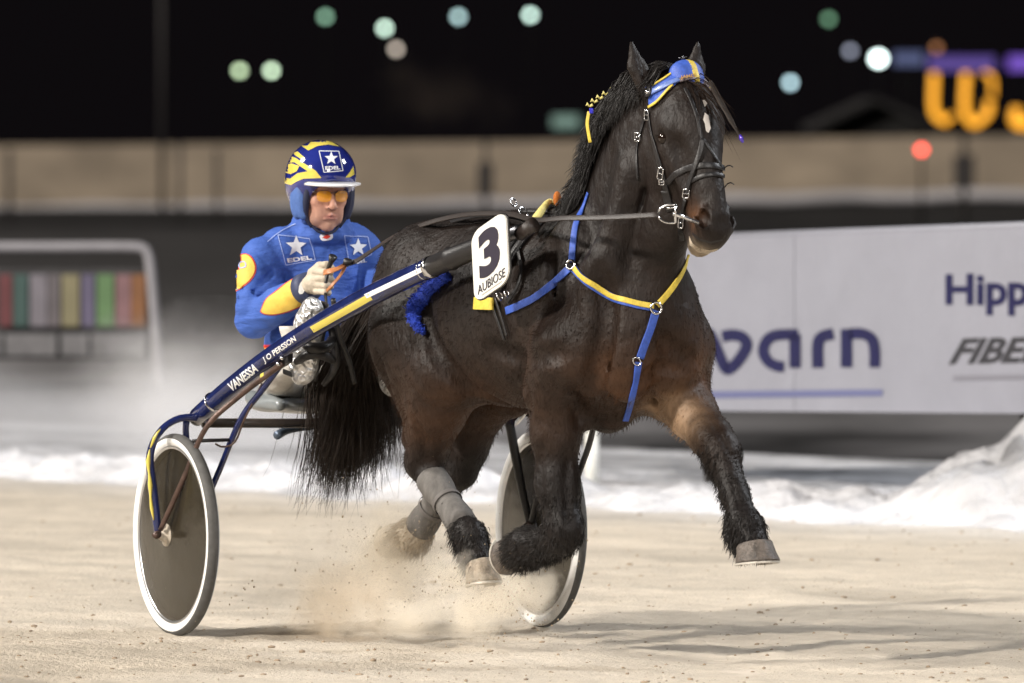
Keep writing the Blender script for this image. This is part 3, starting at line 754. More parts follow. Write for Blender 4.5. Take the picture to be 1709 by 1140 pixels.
def PL(px, py, l):                    # point of the horse-local plane at lateral distance l seen at a photo pixel
    d = ray(px, py); a = to_hl(CAM); b = to_hl(CAM + d); t = (l - a[1]) / (b[1] - a[1]); q = CAM + d * t; return to_hl(q)
def groove(g, bvh, pts, r=.010, k=.05, op='sub', off=.004):      # a crease or a ridge worked into the modelled surface
    q = []
    for v in resample([Vector((x, y, 0)) for x, y in pts], 14):
        h = hit(bvh, v.x, v.y)
        if h[0] is not None and h[0].y < 32.6: q.append(np.array(to_hl(h[0] + h[1] * (off if h[1].dot(ray(v.x, v.y)) < 0 else -off))))
    for a, b in zip(q, q[1:]):
        if np.linalg.norm(a - b) < .12: g.cap(a, b, r, r, k, None, op)
def body_sdf(g):
    E = g.ell; C = g.cap
    def rot(deg, axis='l'):               # basis rotated about the lateral axis
        a = R(deg); return [[math.cos(a), 0, math.sin(a)], [0, 1, 0], [-math.sin(a), 0, math.cos(a)]]
    # trunk
    E((.80, 0, 1.150), (.60, .305, .330), .06); E((.30, 0, 1.19), (.33, .27, .265), .08); E((.62, 0, 1.13), (.42, .285, .300), .06)
    E((1.20, 0, 1.13), (.33, .255, .36), .08); E((1.12, 0, 1.36), (.30, .11, .14), .09); E((.55, 0, 1.33), (.50, .15, .125), .09)
    for sg in (-1, 1):
        E((.20, .135 * sg, 1.19), (.22, .155, .245), .06)             # croup muscle
        E((.26, .155 * sg, 1.03), (.235, .140, .27), .06, rot(12))
        E((1.22, .165 * sg, 1.20), (.13, .090, .29), .06, rot(-16))    # shoulder blade
        E((1.36, .150 * sg, 1.04), (.145, .125, .17), .05)            # point of shoulder
        E((1.19, .170 * sg, .98), (.13, .100, .15), .04)              # arm muscle
        C((1.33, .185 * sg, .90), (1.26, .245 * sg, 1.36), .010, .012, .045, None, 'sub')
        E((1.49, .085 * sg, 1.02), (.095, .105, .165), .035)          # breast muscle
    C((1.60, 0, .92), (1.62, 0, 1.18), .006, .014, .05, None, 'sub')   # cleft of the breast
    E((1.40, 0, 1.17), (.20, .20, .21), .08)
    # neck
    N = ((1.25, 0, 1.33, .225), (1.40, 0, 1.52, .195), (1.50, 0, 1.68, .170), (1.59, 0, 1.81, .140))
    for p, q in zip(N, N[1:]): C(p[:3], q[:3], p[3], q[3], .07, ((0, 1, 0), .62))
    C((1.14, 0, 1.43), (1.34, 0, 1.72), .075, .070, .08, ((0, 1, 0), .70)); C((1.34, 0, 1.74), (1.57, 0, 1.895), .075, .065, .06, ((0, 1, 0), .75))
    C((1.62, 0, 1.46), (1.71, .0, 1.70), .095, .085, .06, ((0, 1, 0), .75))
    C((1.44, 0, 1.30), (1.60, 0, 1.50), .16, .10, .07, ((0, 1, 0), .75))
    C((1.50, .115, 1.30), (1.62, .075, 1.62), .012, .012, .05, None, 'sub'); C((1.50, -.115, 1.30), (1.62, -.075, 1.62), .012, .012, .05, None, 'sub')
    g.chain([(1.40, .175, 1.12, .06), (1.47, .16, 1.30, .055), (1.55, .105, 1.62, .045)], .06)
    # right fore: folded
    g.chain([(1.30, .18, 1.02, .145), (1.19, .185, .88, .096), (1.18, .18, .74, .076), (1.185, .175, .58, .067), (1.21, .17, .45, .064)], .05)
    E((1.225, .17, .43), (.068, .060, .072), .02); C((1.10, .19, .80), (1.14, .18, .58), .035, .022, .03); C((1.14, .235, .86), (1.155, .215, .60), .010, .008, .03, None, 'sub')
    g.chain([(1.20, .17, .395, .062), (1.09, .165, .37, .050), (.985, .165, .365, .054)], .03)
    g.chain([(.975, .165, .365, .060), (.90, .16, .345, .054)], .03); E((.945, .165, .335), (.07, .06, .05), .03)
    # left fore: stretched out
    g.chain([(1.38, -.16, 1.02, .14), (1.37, -.165, .90, .110), (1.50, -.16, .815, .078), (1.62, -.155, .745, .062), (1.69, -.15, .70, .064)], .05)
    E((1.695, -.15, .695), (.060, .058, .072), .03)
    g.chain([(1.71, -.15, .67, .055), (1.785, -.15, .56, .045), (1.845, -.15, .465, .050)], .03)
    E((1.85, -.15, .445), (.062, .058, .058), .03)
    g.chain([(1.86, -.15, .43, .050), (1.900, -.15, .400, .050)], .03)
    # right hind: swinging forward
    g.chain([(.28, .16, 1.05, .20), (.46, .175, .94, .130), (.38, .18, .80, .092), (.31, .175, .69, .066), (.275, .17, .62, .062)], .06)
    C((.24, .17, .64), (.185, .17, .69), .034, .030, .03); C((.20, .17, .72), (.20, .165, .98), .030, .060, .06)
    g.chain([(.27, .17, .62, .060), (.33, .17, .565, .043), (.46, .17, .475, .034), (.565, .17, .40, .040)], .03)
    E((.59, .17, .385), (.054, .048, .052), .03)
    g.chain([(.60, .17, .37, .046), (.645, .17, .30, .050)], .03)
    # left hind: pushing off behind
    g.chain([(.28, -.14, 1.05, .20), (.30, -.16, .98, .125), (.13, -.135, .80, .082), (.08, -.11, .67, .062), (.06, -.09, .58, .060)], .06)
    C((.03, -.09, .62), (-.03, -.09, .66), .034, .028, .03); C((0, -.09, .68), (.08, -.12, .96), .028, .060, .06)
    g.chain([(.05, -.09, .575, .056), (-.02, -.085, .52, .046), (-.14, -.08, .42, .038), (-.225, -.08, .355, .042)], .03)
    E((-.24, -.08, .345), (.060, .055, .058), .03); g.chain([(-.25, -.08, .34, .052), (-.33, -.08, .325, .052)], .03)
    for sg in (-1, 1):
        C((1.42, .07 * sg, .86), (1.50, .15 * sg, .98), .008, .010, .035, None, 'sub')    # fold between breast and forearm
        for q_ in range(4): C((.78 + .075 * q_, .325 * sg, 1.16), (.72 + .075 * q_, .318 * sg, .98), .004, .004, .022, None, 'sub')   # hint of ribs
    # dock of the tail, sheath of the belly, throat
    C((.06, 0, 1.33), (-.08, 0, 1.30), .05, .035, .05)
    E((.46, 0, .92), (.14, .10, .07), .08)
    # flank hollow and stifle fold

gb = SDF((-.46, -.42, .20), (2.02, .42, 2.14), .0095)
body_sdf(gb); head_sdf(gb); ears(gb)
BV, BF = gb.mesh(); _b = bvh_of(hl_arr(BV), BF)
for pts, r, k in (([(712, 505), (717, 545), (732, 590), (764, 630), (808, 660), (856, 682)], .012, .050), ([(624, 585), (645, 640), (662, 690), (676, 745)], .007, .035),
        ([(690, 700), (706, 735), (712, 768)], .007, .028), ([(868, 590), (874, 640), (880, 690), (878, 730)], .009, .040),
        ([(956, 650), (966, 690), (972, 715)], .011, .035), ([(1000, 450), (1012, 520), (1002, 590), (985, 650)], .007, .055),
        ([(1066, 640), (1090, 620), (1118, 612), (1150, 618)], .009, .035), ([(1100, 560), (1130, 590), (1165, 600)], .006, .045), 
        ([(950, 760), (944, 820), (950, 870)], .005, .025), ([(905, 740), (902, 800), (912, 860)], .005, .025), ([(1180, 690), (1205, 730), (1222, 760)], .004, .02), ([(1222, 800), (1238, 850)], .003, .018),
        ([(820, 580), (870, 600), (930, 590)], .004, .06)):
    groove(gb, _b, pts, r * .62, k * 1.1)
for pts, r, k in (([(975, 705), (1000, 712), (1040, 700)], .018, .05), ([(690, 765), (684, 780)], .010, .02)):
    groove(gb, _b, pts, r, k, 'add', -.004)
BV, BF = gb.mesh(); del gb
# gentle lumpiness of the winter coat
BN = vnormals(BV, BF)
BV = BV + BN * ((fbm(BV[:, 0] * 10 + BV[:, 1] * 6, BV[:, 2] * 8, 5, 3)[:, None] - .5) * .011)
BW = hl_arr(BV)
BF = outward(BW, BF)
BNW = vnormals(BW, BF)
s_, l_, z_ = BV[:, 0], BV[:, 1], BV[:, 2]
def sm(x, a, b): t = np.clip((x - a) / (b - a), 0, 1); return t * t * (3 - 2 * t)
def blob(c, r): return np.exp(-(((s_ - c[0]) / r[0]) ** 2 + ((l_ - c[1]) / r[1]) ** 2 + ((z_ - c[2]) / r[2]) ** 2))
nz1 = fbm(s_ * 5 + l_ * 4 + 50, z_ * 5 + 50, 3, 4, .6); nz2 = fbm(s_ * 16 + l_ * 13 + 90, z_ * 12 + 20, 4, 3, .6); nz3 = fbm(s_ * 60 + l_ * 50 + 90, z_ * 34 + 20, 4, 3, .6)
dark = np.array([.0062, .0045, .0042]); brown = np.array([.028, .0140, .0078]); rusty = np.array([.115, .048, .018]); fawn = np.array([.30, .20, .125])
wb = .04 + .26 * nz1 + .20 * sm(z_, 1.15, .80) * sm(z_, .5, .75)
wb += .75 * blob((1.50, -.04, .95), (.16, .26, .22)) + .55 * blob((.30, .10, .85), (.30, .3, .16)) + .45 * blob((.9, .2, .85), (.5, .3, .14)) + .35 * blob((1.20, .25, 1.05), (.12, .12, .22))
wb = np.clip(wb * (0.55 + .9 * nz2), 0, 1)[:, None]
Ccol = dark * (1 - wb) + brown * wb
wr = np.clip((.60 * blob((1.50, -.05, .92), (.12, .24, .14)) + .45 * blob((.38, .02, .74), (.22, .24, .10)) + .35 * blob((1.85, .06, 1.47), (.05, .03, .05)) + .5 * blob(hd(.46, -.02, .06), (.05, .03, .04)) + .3 * blob((.62, .2, .82), (.16, .2, .08))) * (.25 + 1.3 * nz2), 0, .9)[:, None]
Ccol = Ccol * (1 - wr) + rusty * wr
# fawn inside of the stretched foreleg, mealy lips, star on the forehead
wf_ = np.clip(2.0 * blob((1.50, -.080, .80), (.11, .060, .075)) * (.2 + 1.1 * nz2), 0, .85)[:, None]
Ccol = Ccol * (1 - wf_) + fawn * wf_
lips = np.clip(1.5 * blob(hd(.555, -.085, .02), (.045, .07, .030)) * (.3 + 1.2 * nz3), 0, .85)[:, None]
Ccol = Ccol * (1 - lips) + np.array([.36, .29, .21]) * lips
lw = sm(z_, .72, .58)[:, None]        # dark lower legs
Ccol = Ccol * (1 - lw * .75) + dark * 1.0 * lw * .75
# sand dust on the low legs
Ccol *= (.70 + .6 * nz3)[:, None]
dh = np.clip(sm(s_, -.02, -.22) * sm(z_, .75, .5) * 1.3 * (.5 + nz2), 0, .92)[:, None]; Ccol = Ccol * (1 - dh) + np.array([.42, .36, .28]) * dh
lf = np.linalg.norm(BV - hd(.235, .095, -.014), axis=1)
COAT = mat('horse_coat', dark, 0.54, spec=0.28, attr=True, bump=[(9, .016, (1, 1, .8)), (34, .006, (1, 1, .5)), (120, .0028, (1, 1, .4))])
hb = obj('body', BW, BF, COAT, horse, colors=Ccol)
HBV = bvh_of(BW, BF)
STARM = mat('white_hair', (.62, .58, .54), .8, bump=[(200, .002, (1, 1, .3))])
decal('lip_foam', HBV, 'poly', [[(1151, 394), (1157, 406), (1169, 414), (1185, 417), (1203, 413), (1201, 420), (1184, 424), (1164, 420), (1152, 409)]], None, mat('foam', (.50, .42, .32), .5, vary=(90, .45, (1, 1, 1)), bump=[(160, .006, (1, 1, 1))]), horse, .002, 3)
decal('mouth_line', HBV, 'poly', [[(1156, 388), (1168, 398), (1186, 403), (1206, 399), (1206, 402), (1186, 406), (1167, 401), (1155, 391)]], None, BLK, horse, .001, 3)
decal('forehead_star', HBV, 'poly', [[(1176, 188), (1182, 193), (1184, 206), (1186, 214), (1182, 222), (1178, 219), (1176, 206), (1173, 200)], [(1172, 168), (1177, 166), (1180, 173), (1176, 179)]], None, STARM, horse, .0015, 4)

# eyes
EYEM = mat('horse_eye', (.010, .005, .003), .12)
for sg in (-1, 1):
    c = hl(*hd(.181, -.036, .0835 * sg)); bm = bmesh.new(); bmesh.ops.create_uvsphere(bm, u_segments=20, v_segments=14, radius=.0225)
    for v in bm.verts: v.co = v.co + c
    V, F = bm_data(bm); bm.free(); obj('eye', V, F, EYEM, horse)

# hooves: horn capsules with a worn lower rim
HOOF = mat('hoof_horn', (.095, .078, .066), .55, vary=(45, .75, (1, 1, .5)), bump=[(70, .006, (1, 1, 2))])
SHOE = mat('worn_shoe', (.50, .47, .42), .45, metal=.25, bump=[(90, .002, (1, 1, 1))])
def hoof(top, bot, fwd, r=.060, toe=.0):
    top, bot = Vector(hl(*top)), Vector(hl(*bot)); ax = (bot - top); L = ax.length; ax.normalize()
    f = Vector((HH[0] * fwd[0], HH[1] * fwd[0], fwd[1])); f = (f - ax * f.dot(ax)).normalized(); b = ax.cross(f)
    V = []; F = []; n = 28; prof = ((0, .86), (.12, .93), (.5, 1.0), (.88, 1.09), (1.0, 1.10), (1.0, .85), (.90, .70))
    for t, k in prof:
        for i in range(n):
            a = 2 * math.pi * i / n; x, y = math.cos(a), math.sin(a)
            rad = r * k * (1 + .025 * math.sin(7 * a + t * 4) + .015 * math.sin(17 * a + 1)); fx = x * 1.06 if x > 0 else x * (.92 - .10 * abs(y))
            V.append(top + ax * (L * t + (.16 * L * (-x) if t < .2 else 0) - .0 * x) + (f * (fx * rad + t * (.010 + toe * r * (.5 + .5 * x)))  + b * y * rad * .95))
    for j in range(len(prof) - 1):
        for i in range(n): F.append([j * n + i, j * n + (i + 1) % n, (j + 1) * n + (i + 1) % n, (j + 1) * n + i])
    F.append([(len(prof) - 1) * n + i for i in range(n)]); F.append(list(range(n))[::-1])
    o = obj('hoof', V, F, HOOF, horse)
    V = []; F = []; m = 22                                  # shoe: a flat open ring
    for i in range(m + 1):
        a = -2.5 + 5.0 * i / m
        for rr, tt in ((.78, 1.0), (1.10, 1.0), (1.10, 1.10), (.78, 1.10)):
            V.append(top + ax * L * tt + f * (math.cos(a) * r * rr * 1.05 + .010 + toe * r * (.5 + .5 * math.cos(a))) + b * math.sin(a) * r * rr * .95 + ax * .001)
    for i in range(m):
        for k in range(4): F.append([i * 4 + k, i * 4 + (k + 1) % 4, (i + 1) * 4 + (k + 1) % 4, (i + 1) * 4 + k])
    F += [[0, 1, 2, 3], [m * 4 + 3, m * 4 + 2, m * 4 + 1, m * 4]]
    obj('shoe', V, F, SHOE, o, False)
hoof((1.905, -.15, .400), (1.912, -.15, .338), (1, .05), .068, .16)
hoof((.895, .16, .345), (.815, .16, .335), (.1, -1), .058)
HOOF_ = HOOF; HOOF = mat('dusty_horn', (.27, .225, .175), .8, vary=(45, .6, (1, 1, .5)), bump=[(70, .006, (1, 1, 2))]); hoof((.655, .17, .295), (.668, .17, .225), (1, .1), .058, .10)
HOOF = mat('sandy_horn', (.40, .34, .26), .8, vary=(30, .3, (1, 1, 1))); SHOE = HOOF; hoof((-.335, -.08, .325), (-.415, -.08, .335), (-.1, -1), .056)

# grey felt boots on the hind cannons
FELT = mat('grey_leg_boot', (.105, .098, .092), .8, vary=(28, .35, (1, 1, .4)), bump=[(26, .006, (1, 1, .5)), (160, .001, (1, 1, 1))])
def legboot(a, b, r0, r1):
    a, b = hl(*a), hl(*b); pts = [a.lerp(b, t) for t in np.linspace(0, 1, 12)]
    rr = [r0 * 1.04] + [r0 + (r1 - r0) * t + .004 * math.sin(t * 9) for t in np.linspace(.08, .92, 10)] + [r1 * 1.06]
    o = obj('leg_boot', *tube(pts, rr, 22), FELT, horse)
    for t in (.18, .5, .86):
        c = a.lerp(b, t); MB().add(*lathe(c, b - a, [(-.008, (r0 + (r1 - r0) * t) * 1.03), (-.006, (r0 + (r1 - r0) * t) * 1.05), (.006, (r0 + (r1 - r0) * t) * 1.05), (.008, (r0 + (r1 - r0) * t) * 1.03)], 22)).build('boot_strap', mat('boot_strap', (.11, .10, .095), .7) if 'boot_strap' not in MATS else MATS['boot_strap'], o)
legboot((.325, .17, .568), (.545, .17, .415), .054, .049)
legboot((-.02, -.085, .520), (-.195, -.08, .378), .054, .052)

# ---- hair
HAIR = mat('dark_hair', (.009, .0068, .006), .5, spec=.3)
HAIRT = mat('tail_hair', (.022, .0145, .0105), .6, spec=.3)
HAIRB = mat('brown_hair', (.020, .012, .008), .85, spec=.12)
def rand_dirs(n, amp): return rng.normal(size=(n, 3)) * amp
# tail streaming back between the driver's feet
def tail():
    n = 5600; k = 16; T = np.linspace(0, 1, k)
    ctr = np.array([(.02, 0, 1.34), (-.14, .0, 1.27), (-.30, .01, 1.10), (-.42, .02, .90), (-.46, -.01, .70), (-.54, -.03, .54)])
    ct = np.stack([np.interp(T, np.linspace(0, 1, 6), ctr[:, i]) for i in range(3)], 1)
    spread = np.interp(T, [0, .25, .55, .85, 1], [.028, .080, .140, .150, .140])
    d0 = rng.normal(size=(n, 2)); d0 /= np.maximum(1, np.linalg.norm(d0, axis=1) / 1.6)[:, None]; out = np.zeros((n, k, 3))
    ln = np.clip(rng.uniform(.60, 1.08, n) * (1 - .13 * d0[:, 0]), .4, 1.12); cl = rng.normal(size=(150, 2)) * .75; ci = rng.integers(0, 150, n); ph2 = rng.random(150) * 6.28; fq = rng.uniform(7, 15, n)
    left_ = (-.48 * (d0[:, 0] * .25 + cl[ci][:, 0] * .75) + .74 * (d0[:, 1] * .25 + cl[ci][:, 1] * .75)); cll = rng.uniform(.86, 1.04, 150)
    ln = np.clip(rng.uniform(.74, 1.03, n) * cll[ci] * (1.0 + .17 * left_), .45, 1.12); fly = rng.random(n) < .02
    dr_ = rng.normal(size=(n, 3)) * .026; cdr = rng.normal(size=(150, 3)) * .030
    for j in range(k):
        tt = np.minimum(T[j] * ln, 1.06); P0 = np.stack([np.interp(tt, T, ct[:, i]) for i in range(3)], 1)
        sp = np.interp(tt, T, spread); ph = rng.uniform(0, 6.28, n) if j == 0 else ph
        q = (d0 * (1 - .80 * T[j] * (~fly)[:]).reshape(-1, 1) if False else (d0 * (1 - np.where(fly, .0, .80) * T[j])[:, None] + cl[ci] * .80 * T[j])) * sp[:, None]
        wave = .016 * T[j] * np.sin(ph + T[j] * fq) + .022 * T[j] * np.sin(ph2[ci] + T[j] * 8)
        out[:, j, 0] = P0[:, 0] + q[:, 0] * .95 + wave; out[:, j, 1] = P0[:, 1] + q[:, 1] * .85 + wave * .6; out[:, j, 2] = P0[:, 2] + q[:, 0] * .25 + rng.normal(size=n) * .004 - .10 * (T[j] ** 2) * np.abs(d0[:, 1]) * .3
    out += (T ** 2)[None, :, None] * (dr_ + cdr[ci])[:, None, :] + (np.sin(T * 9)[None, :, None] * T[None, :, None]) * (rng.normal(size=(n, 1, 3)) * .006)
    return hl_arr(out.reshape(-1, 3)).reshape(n, k, 3)
strands('tail', tail(), .0019, HAIRT, horse)
# mane falling on the right of the crest, forelock, fringes of the legs
def crest(t):
    return np.stack([np.interp(t, [0, .25, .55, .8, 1], [1.12, 1.25, 1.32, 1.47, 1.66]), 0 * t, np.interp(t, [0, .25, .55, .8, 1], [1.48, 1.64, 1.830, 1.935, 1.952])], 1)
def mane():
    n = 2400; k = 9; t = rng.random(n); r0 = crest(t); out = np.zeros((n, k, 3)); T = np.linspace(0, 1, k)
    L = rng.uniform(.05, .17, n) * np.interp(t, [0, .2, .8, 1], [.7, 1, 1.0, .55]); jit = rng.normal(size=(n, 3)) * .012; ph = rng.random(n) * 6.28
    lean = -.10 + rng.normal(size=n) * .12
    for j in range(k):
        a = T[j]; out[:, j, 0] = r0[:, 0] + lean * L * a + jit[:, 0] + .003 * np.sin(ph + a * 5)
        out[:, j, 1] = jit[:, 1] * .6 + np.minimum(.035 + .16 * np.sqrt(a) * (.6 + .5 * (1 - t)), .20) * np.minimum(1, a * 5) * .80 + .012 * rng.random()
        out[:, j, 2] = r0[:, 2] + .022 * np.sin(np.pi * min(1, a * 3)) * (a < .34) - L * a ** 1.15 + jit[:, 2] * .4
    W = hl_arr(out.reshape(-1, 3)).reshape(n, k, 3)
    for i in range(n):                       # keep every lock outside the skin of the neck
        for j in range(k):
            p = Vector(W[i, j]); h = HBV.find_nearest(p)
            if h[0] is not None and h[3] < .3:
                d = (p - h[0]).dot(h[1])
                if d < .006: W[i, j] = h[0] + h[1] * (.006 + .008 * rng.random())
    return W
strands('mane', mane(), .0019, HAIR, horse)
def forelock():
    n = 26; k = 8; T = np.linspace(0, 1, k); out = np.zeros((n, k, 3))
    for i in range(n):
        a = hd(-.02 + rng.normal() * .01, -.005, rng.normal() * .025); side = -1 if rng.random() < .93 else 1
        e = hd(.20 + rng.normal() * .05, .085 + .02 * rng.random(), side * (.03 + rng.random() * .06))
        for j in range(k): out[i, j] = a * (1 - T[j]) + e * T[j] + ua * .05 * math.sin(math.pi * T[j]) * (1 - .5 * T[j])
    return hl_arr(out.reshape(-1, 3)).reshape(n, k, 3)
strands('forelock', forelock(), .0016, HAIRB, horse)
def braid():
    n = 46; k = 9; pts = resample([P(1186, 138, 30.12), P(1200, 165, 30.10), P(1214, 190, 30.06), P(1226, 212, 30.03), P(1237, 231, 30.0)], .02); pts = np.array([pts[int(round(i * (len(pts) - 1) / (k - 1)))] for i in range(k)])
    j = rng.normal(size=(n, 1, 3)) * .0030; w_ = np.array([1, 1.3, 1.1, 1.3, 1.0, 1.1, .8, .6, .3])[None, :, None]; return pts[None] + j * w_
strands('forelock_braid', braid(), .0016, HAIRT, horse)
def pick(mask, n):
    idx = np.nonzero(mask)[0]; return rng.choice(idx, n) if len(idx) else np.array([], int)
def fringe(mask, n, length, drop, back=0.0, lift=.35, k=5):
    i = pick(mask, n); p0 = BW[i] + rng.normal(size=(n, 3)) * .003; N0 = BNW[i]; L = length * rng.uniform(.4, 1.15, n); T = np.linspace(0, 1, k)
    dr = np.array([-HH[0] * back, -HH[1] * back, -drop]); dr = dr / np.linalg.norm(dr); j = rand_dirs(n, .22)
    out = np.zeros((n, k, 3))
    for q, t in enumerate(T): out[:, q] = p0 + (N0 * lift * (t - .45 * t * t)[()] + dr * t * (.55 + .45 * t) + j * t) * L[:, None]
    return out
near = lambda c, r: np.linalg.norm(BV - np.array(c), axis=1) < r
F1 = [fringe((s_ > 1.66) & (z_ < .72) & (z_ > .48), 1800, .021, .8, .35, .22), fringe((s_ > 1.74) & (z_ < .50) & (z_ > .36), 2400, .032, 1.0, .25, .4),
      fringe(near((1.0, .165, .36), .14) & (z_ < .46), 2400, .027, .5, .8, .6), fringe((s_ > 1.1) & (s_ < 1.32) & (z_ < .55) & (l_ > .05), 1500, .020, 1, .2),
      fringe(near((.60, .17, .36), .12), 2400, .032, .9, .4, .6), fringe(near((-.27, -.08, .35), .12), 1800, .036, .5, .8, .5),
      fringe((s_ > 1.3) & (s_ < 1.66) & (z_ < .86) & (BNW[:, 2] < -.2) & (l_ < 0), 900, .014, 1, .1, .3)]
strands('leg_feather', np.concatenate(F1[:5]), .0010, HAIR, horse); strands('dusty_feather', F1[5], .0010, mat('dusty_hair', (.34, .28, .21), .9), horse)
# short winter coat over the whole animal: a soft edge to the outline
idx = rng.integers(0, len(BW), 26000); skip = (np.linalg.norm(BV[idx] - np.array(HP), axis=1) > .75)
idx = idx[skip]; nn_ = len(idx); T3 = np.linspace(0, 1, 3); fl = np.array([-HH[0] * .55, -HH[1] * .55, -.75])
L = rng.uniform(.007, .017, nn_); jj = rand_dirs(nn_, .2)
co = np.stack([BW[idx] + (BNW[idx] * .55 * t + fl * t * t * .9 + jj * t) * L[:, None] for t in T3], 1)
strands('winter_coat', co, .0007, mat('coat_hair', (.02, .012, .008), .8, spec=.15, attr=True), horse, colors=Ccol[idx] * 1.1)

# ================================================================== BREAST HARNESS
def ring(name, c, n, R0, r0, m, parent, sx=1.0, u=None): return obj(name, *torus(c, n, R0, r0, sx=sx, u=u), m, parent)
har = empty('harness', hl(1.15, 0, 0), 'blue and yellow breast harness straps with black saddle pad worn by the trotter', 'harness')
def S(name, pts, wd, m, parent=har, **k): return strap(name, HBV, pts, wd, m, parent, **k)
S('neck_strap', [(983, 322), (975, 345), (962, 372), (957, 405), (955, 438)], [.014, .024], BLUE)
S('breast_strap', [(951, 448), (925, 472), (895, 496), (868, 510), (846, 519)], .026, BLUE)
yb = S('front_strap', [(958, 448), (975, 466), (1000, 484), (1030, 499), (1060, 508), (1090, 513)], .026, BLUE)
obj('yellow_binding', *ribbon(*px_path(HBV, [(959, 447), (976, 464), (1001, 482), (1031, 497), (1061, 506), (1090, 511)], 4, off=.0095), .018, .003), YEL, yb)
S('front_strap', [(1096, 510), (1112, 492), (1128, 470), (1141, 447), (1150, 425)], .021, YEL)
S('girth_strap', [(1094, 518), (1086, 545), (1076, 572), (1067, 598)], .028, BLUE)
S('girth_strap', [(1065, 604), (1061, 630), (1056, 655), (1050, 680), (1043, 702)], [.024, .021], BLUE)
for px, py, rr in ((955, 443, .015), (1093, 514, .019)):
    h = hit(HBV, px, py); ring('ring', h[0] + h[1] * .012, h[1] * -1, rr, .004, STEEL, har)
h = hit(HBV, 1061, 602); ring('buckle', h[0] + h[1] * .012, h[1], .015, .0025, STEEL, har, .75)
# saddle pad over the back with its girth straps
def over_back(l0, l1, s, up=.014):
    ps = []; ns = []
    for a in np.linspace(l0, l1, 26):
        o = hl(s, a * .02, 1.05); d = Vector((math.sin(a) * HR[0], math.sin(a) * HR[1], math.cos(a)))
        hh = HBV.ray_cast(o + d * 1.2, -d)
        if hh[0] is None: continue
        ps.append(hh[0] + d * up); ns.append(d)
    return ps, ns
obj('saddle_pad', *ribbon(*over_back(-1.15, 1.02, .955, .008), .13, .016), BLK, har)
obj('saddle_pad_edging', *ribbon(*over_back(1.10, 1.22, .925, .014), .12, .014), YEL, har)
obj('girth', *ribbon(*over_back(-2.9, -1.2, .97, .006), .07, .012), BLK, har)
obj('saddle_bridge', *ribbon(*over_back(-1.1, 1.0, .96, .022), .06, .012), BLK, har)
S('tie_strap', [(822, 500), (832, 528), (846, 566)], .012, BLK, off=.012); S('tie_strap', [(832, 498), (843, 530), (852, 560)], .010, BLK, off=.016)
S('tie_strap', [(868, 420), (874, 450), (868, 480), (850, 505)], .014, BLK, off=.012)
for px, py, rr in ((880, 368, .020), (893, 388, .014), (860, 352, .014), (846, 497, .014), (858, 492, .011)):
    h = hit(HBV, px, py); q = (h[0] + h[1] * .03) if h[0] is not None else P(px, py, 30.75)
    ring('terret', q, (.6, -.5, .3), rr, .003, STEEL, har)
# wooden-brown shaft tug block
q = P(866, 392, 30.42); MB().tube([q, q + Vector((.05, -.05, .035))], [.022, .026], 12).build('tug_block', BRN, har)
# yellow cord up to the withers and orange disc
ps, ns = px_path(HBV, [(895, 402), (908, 382), (922, 362), (940, 338)], 4, off=.045)
obj('cord', *tube(ps, [.011, .015, .011, .006], 10), mat('yellow_webbing', (.60, .52, .18), .7, bump=[(160, .002, (1, 1, 1))], vary=(60, .2, (1, 1, 1))), har)
c = P(930, 332, 30.86); bm = bmesh.new(); bmesh.ops.create_uvsphere(bm, u_segments=18, v_segments=12, radius=1)
for v in bm.verts: v.co = c + Vector((v.co.x * .014, v.co.y * .02, v.co.z * .026))
V, F = bm_data(bm); bm.free(); obj('pompom', V, F, mat('orange_felt', (.42, .12, .015), .9, bump=[(200, .003, (1, 1, 1))]), har)

# blue sheepskin flank roll
fl = empty('fleece_roll', hl(.75, .3, 0), 'fluffy royal blue sheepskin roll on the flank under the near shaft', 'fleece roll')
ps, ns = px_path(HBV, [(754, 462), (731, 478), (711, 495), (699, 511), (695, 528), (701, 545), (709, 558)], 3, off=.018)
FLM = mat('blue_fleece', (.020, .055, .44), .9, bump=[(60, .01, (1, 1, 1))], vary=(40, .5, (1, 1, 1)))
V, F = tube(ps, [.014, .020, .023, .024, .022, .015, .004], 16); V = [Vector(v) for v in V]
obj('fleece', V, F, FLM, fl)
pp = []
for i in range(1500):
    v = V[rng.integers(0, len(V))]; c = min(ps, key=lambda q: (q - v).length); d = (v - c).normalized(); t = Vector(rng.normal(size=3)) * .6
    L = rng.uniform(.004, .009); pp.append([v, v + (d + t * .5) * L * .5, v + (d * .8 + t) * L])
strands('fleece_pile', pp, .0022, FLM, fl)

# ================================================================== BRIDLE
br = empty('bridle', hl(1.75, 0, 1.4), 'black leather bridle with blue and yellow browband and D-ring bit on the trotter head', 'bridle')
B = lambda name, pts, wd, m=BLK, **k: S(name, pts, wd, m, br, **k)
B('cheekpiece', [(1082, 188), (1087, 215), (1094, 245), (1102, 275), (1110, 305), (1118, 340), (1121, 352)], .020)
B('throat_strap', [(1081, 182), (1075, 205), (1068, 228)], .010); B('throat_strap', [(1066, 235), (1063, 262), (1064, 300)], .008)
B('noseband', [(1114, 306), (1128, 291), (1146, 282), (1166, 277), (1186, 276), (1209, 281)], .020)
B('noseband', [(1152, 304), (1172, 294), (1190, 291), (1209, 294)], .014)
B('face_strap', [(1143, 148), (1153, 168), (1162, 192), (1167, 215), (1171, 235)], .011)
B('face_strap', [(1172, 232), (1169, 252), (1161, 280), (1153, 305), (1148, 322)], .016, off=.009)
B('face_strap', [(1173, 232), (1184, 250), (1197, 270), (1206, 285)], .009)
B('chin_strap', [(1146, 332), (1142, 355), (1138, 378), (1136, 400)], .016, off=.008)
B('chin_strap', [(1110, 318), (1116, 340), (1120, 352)], .026)
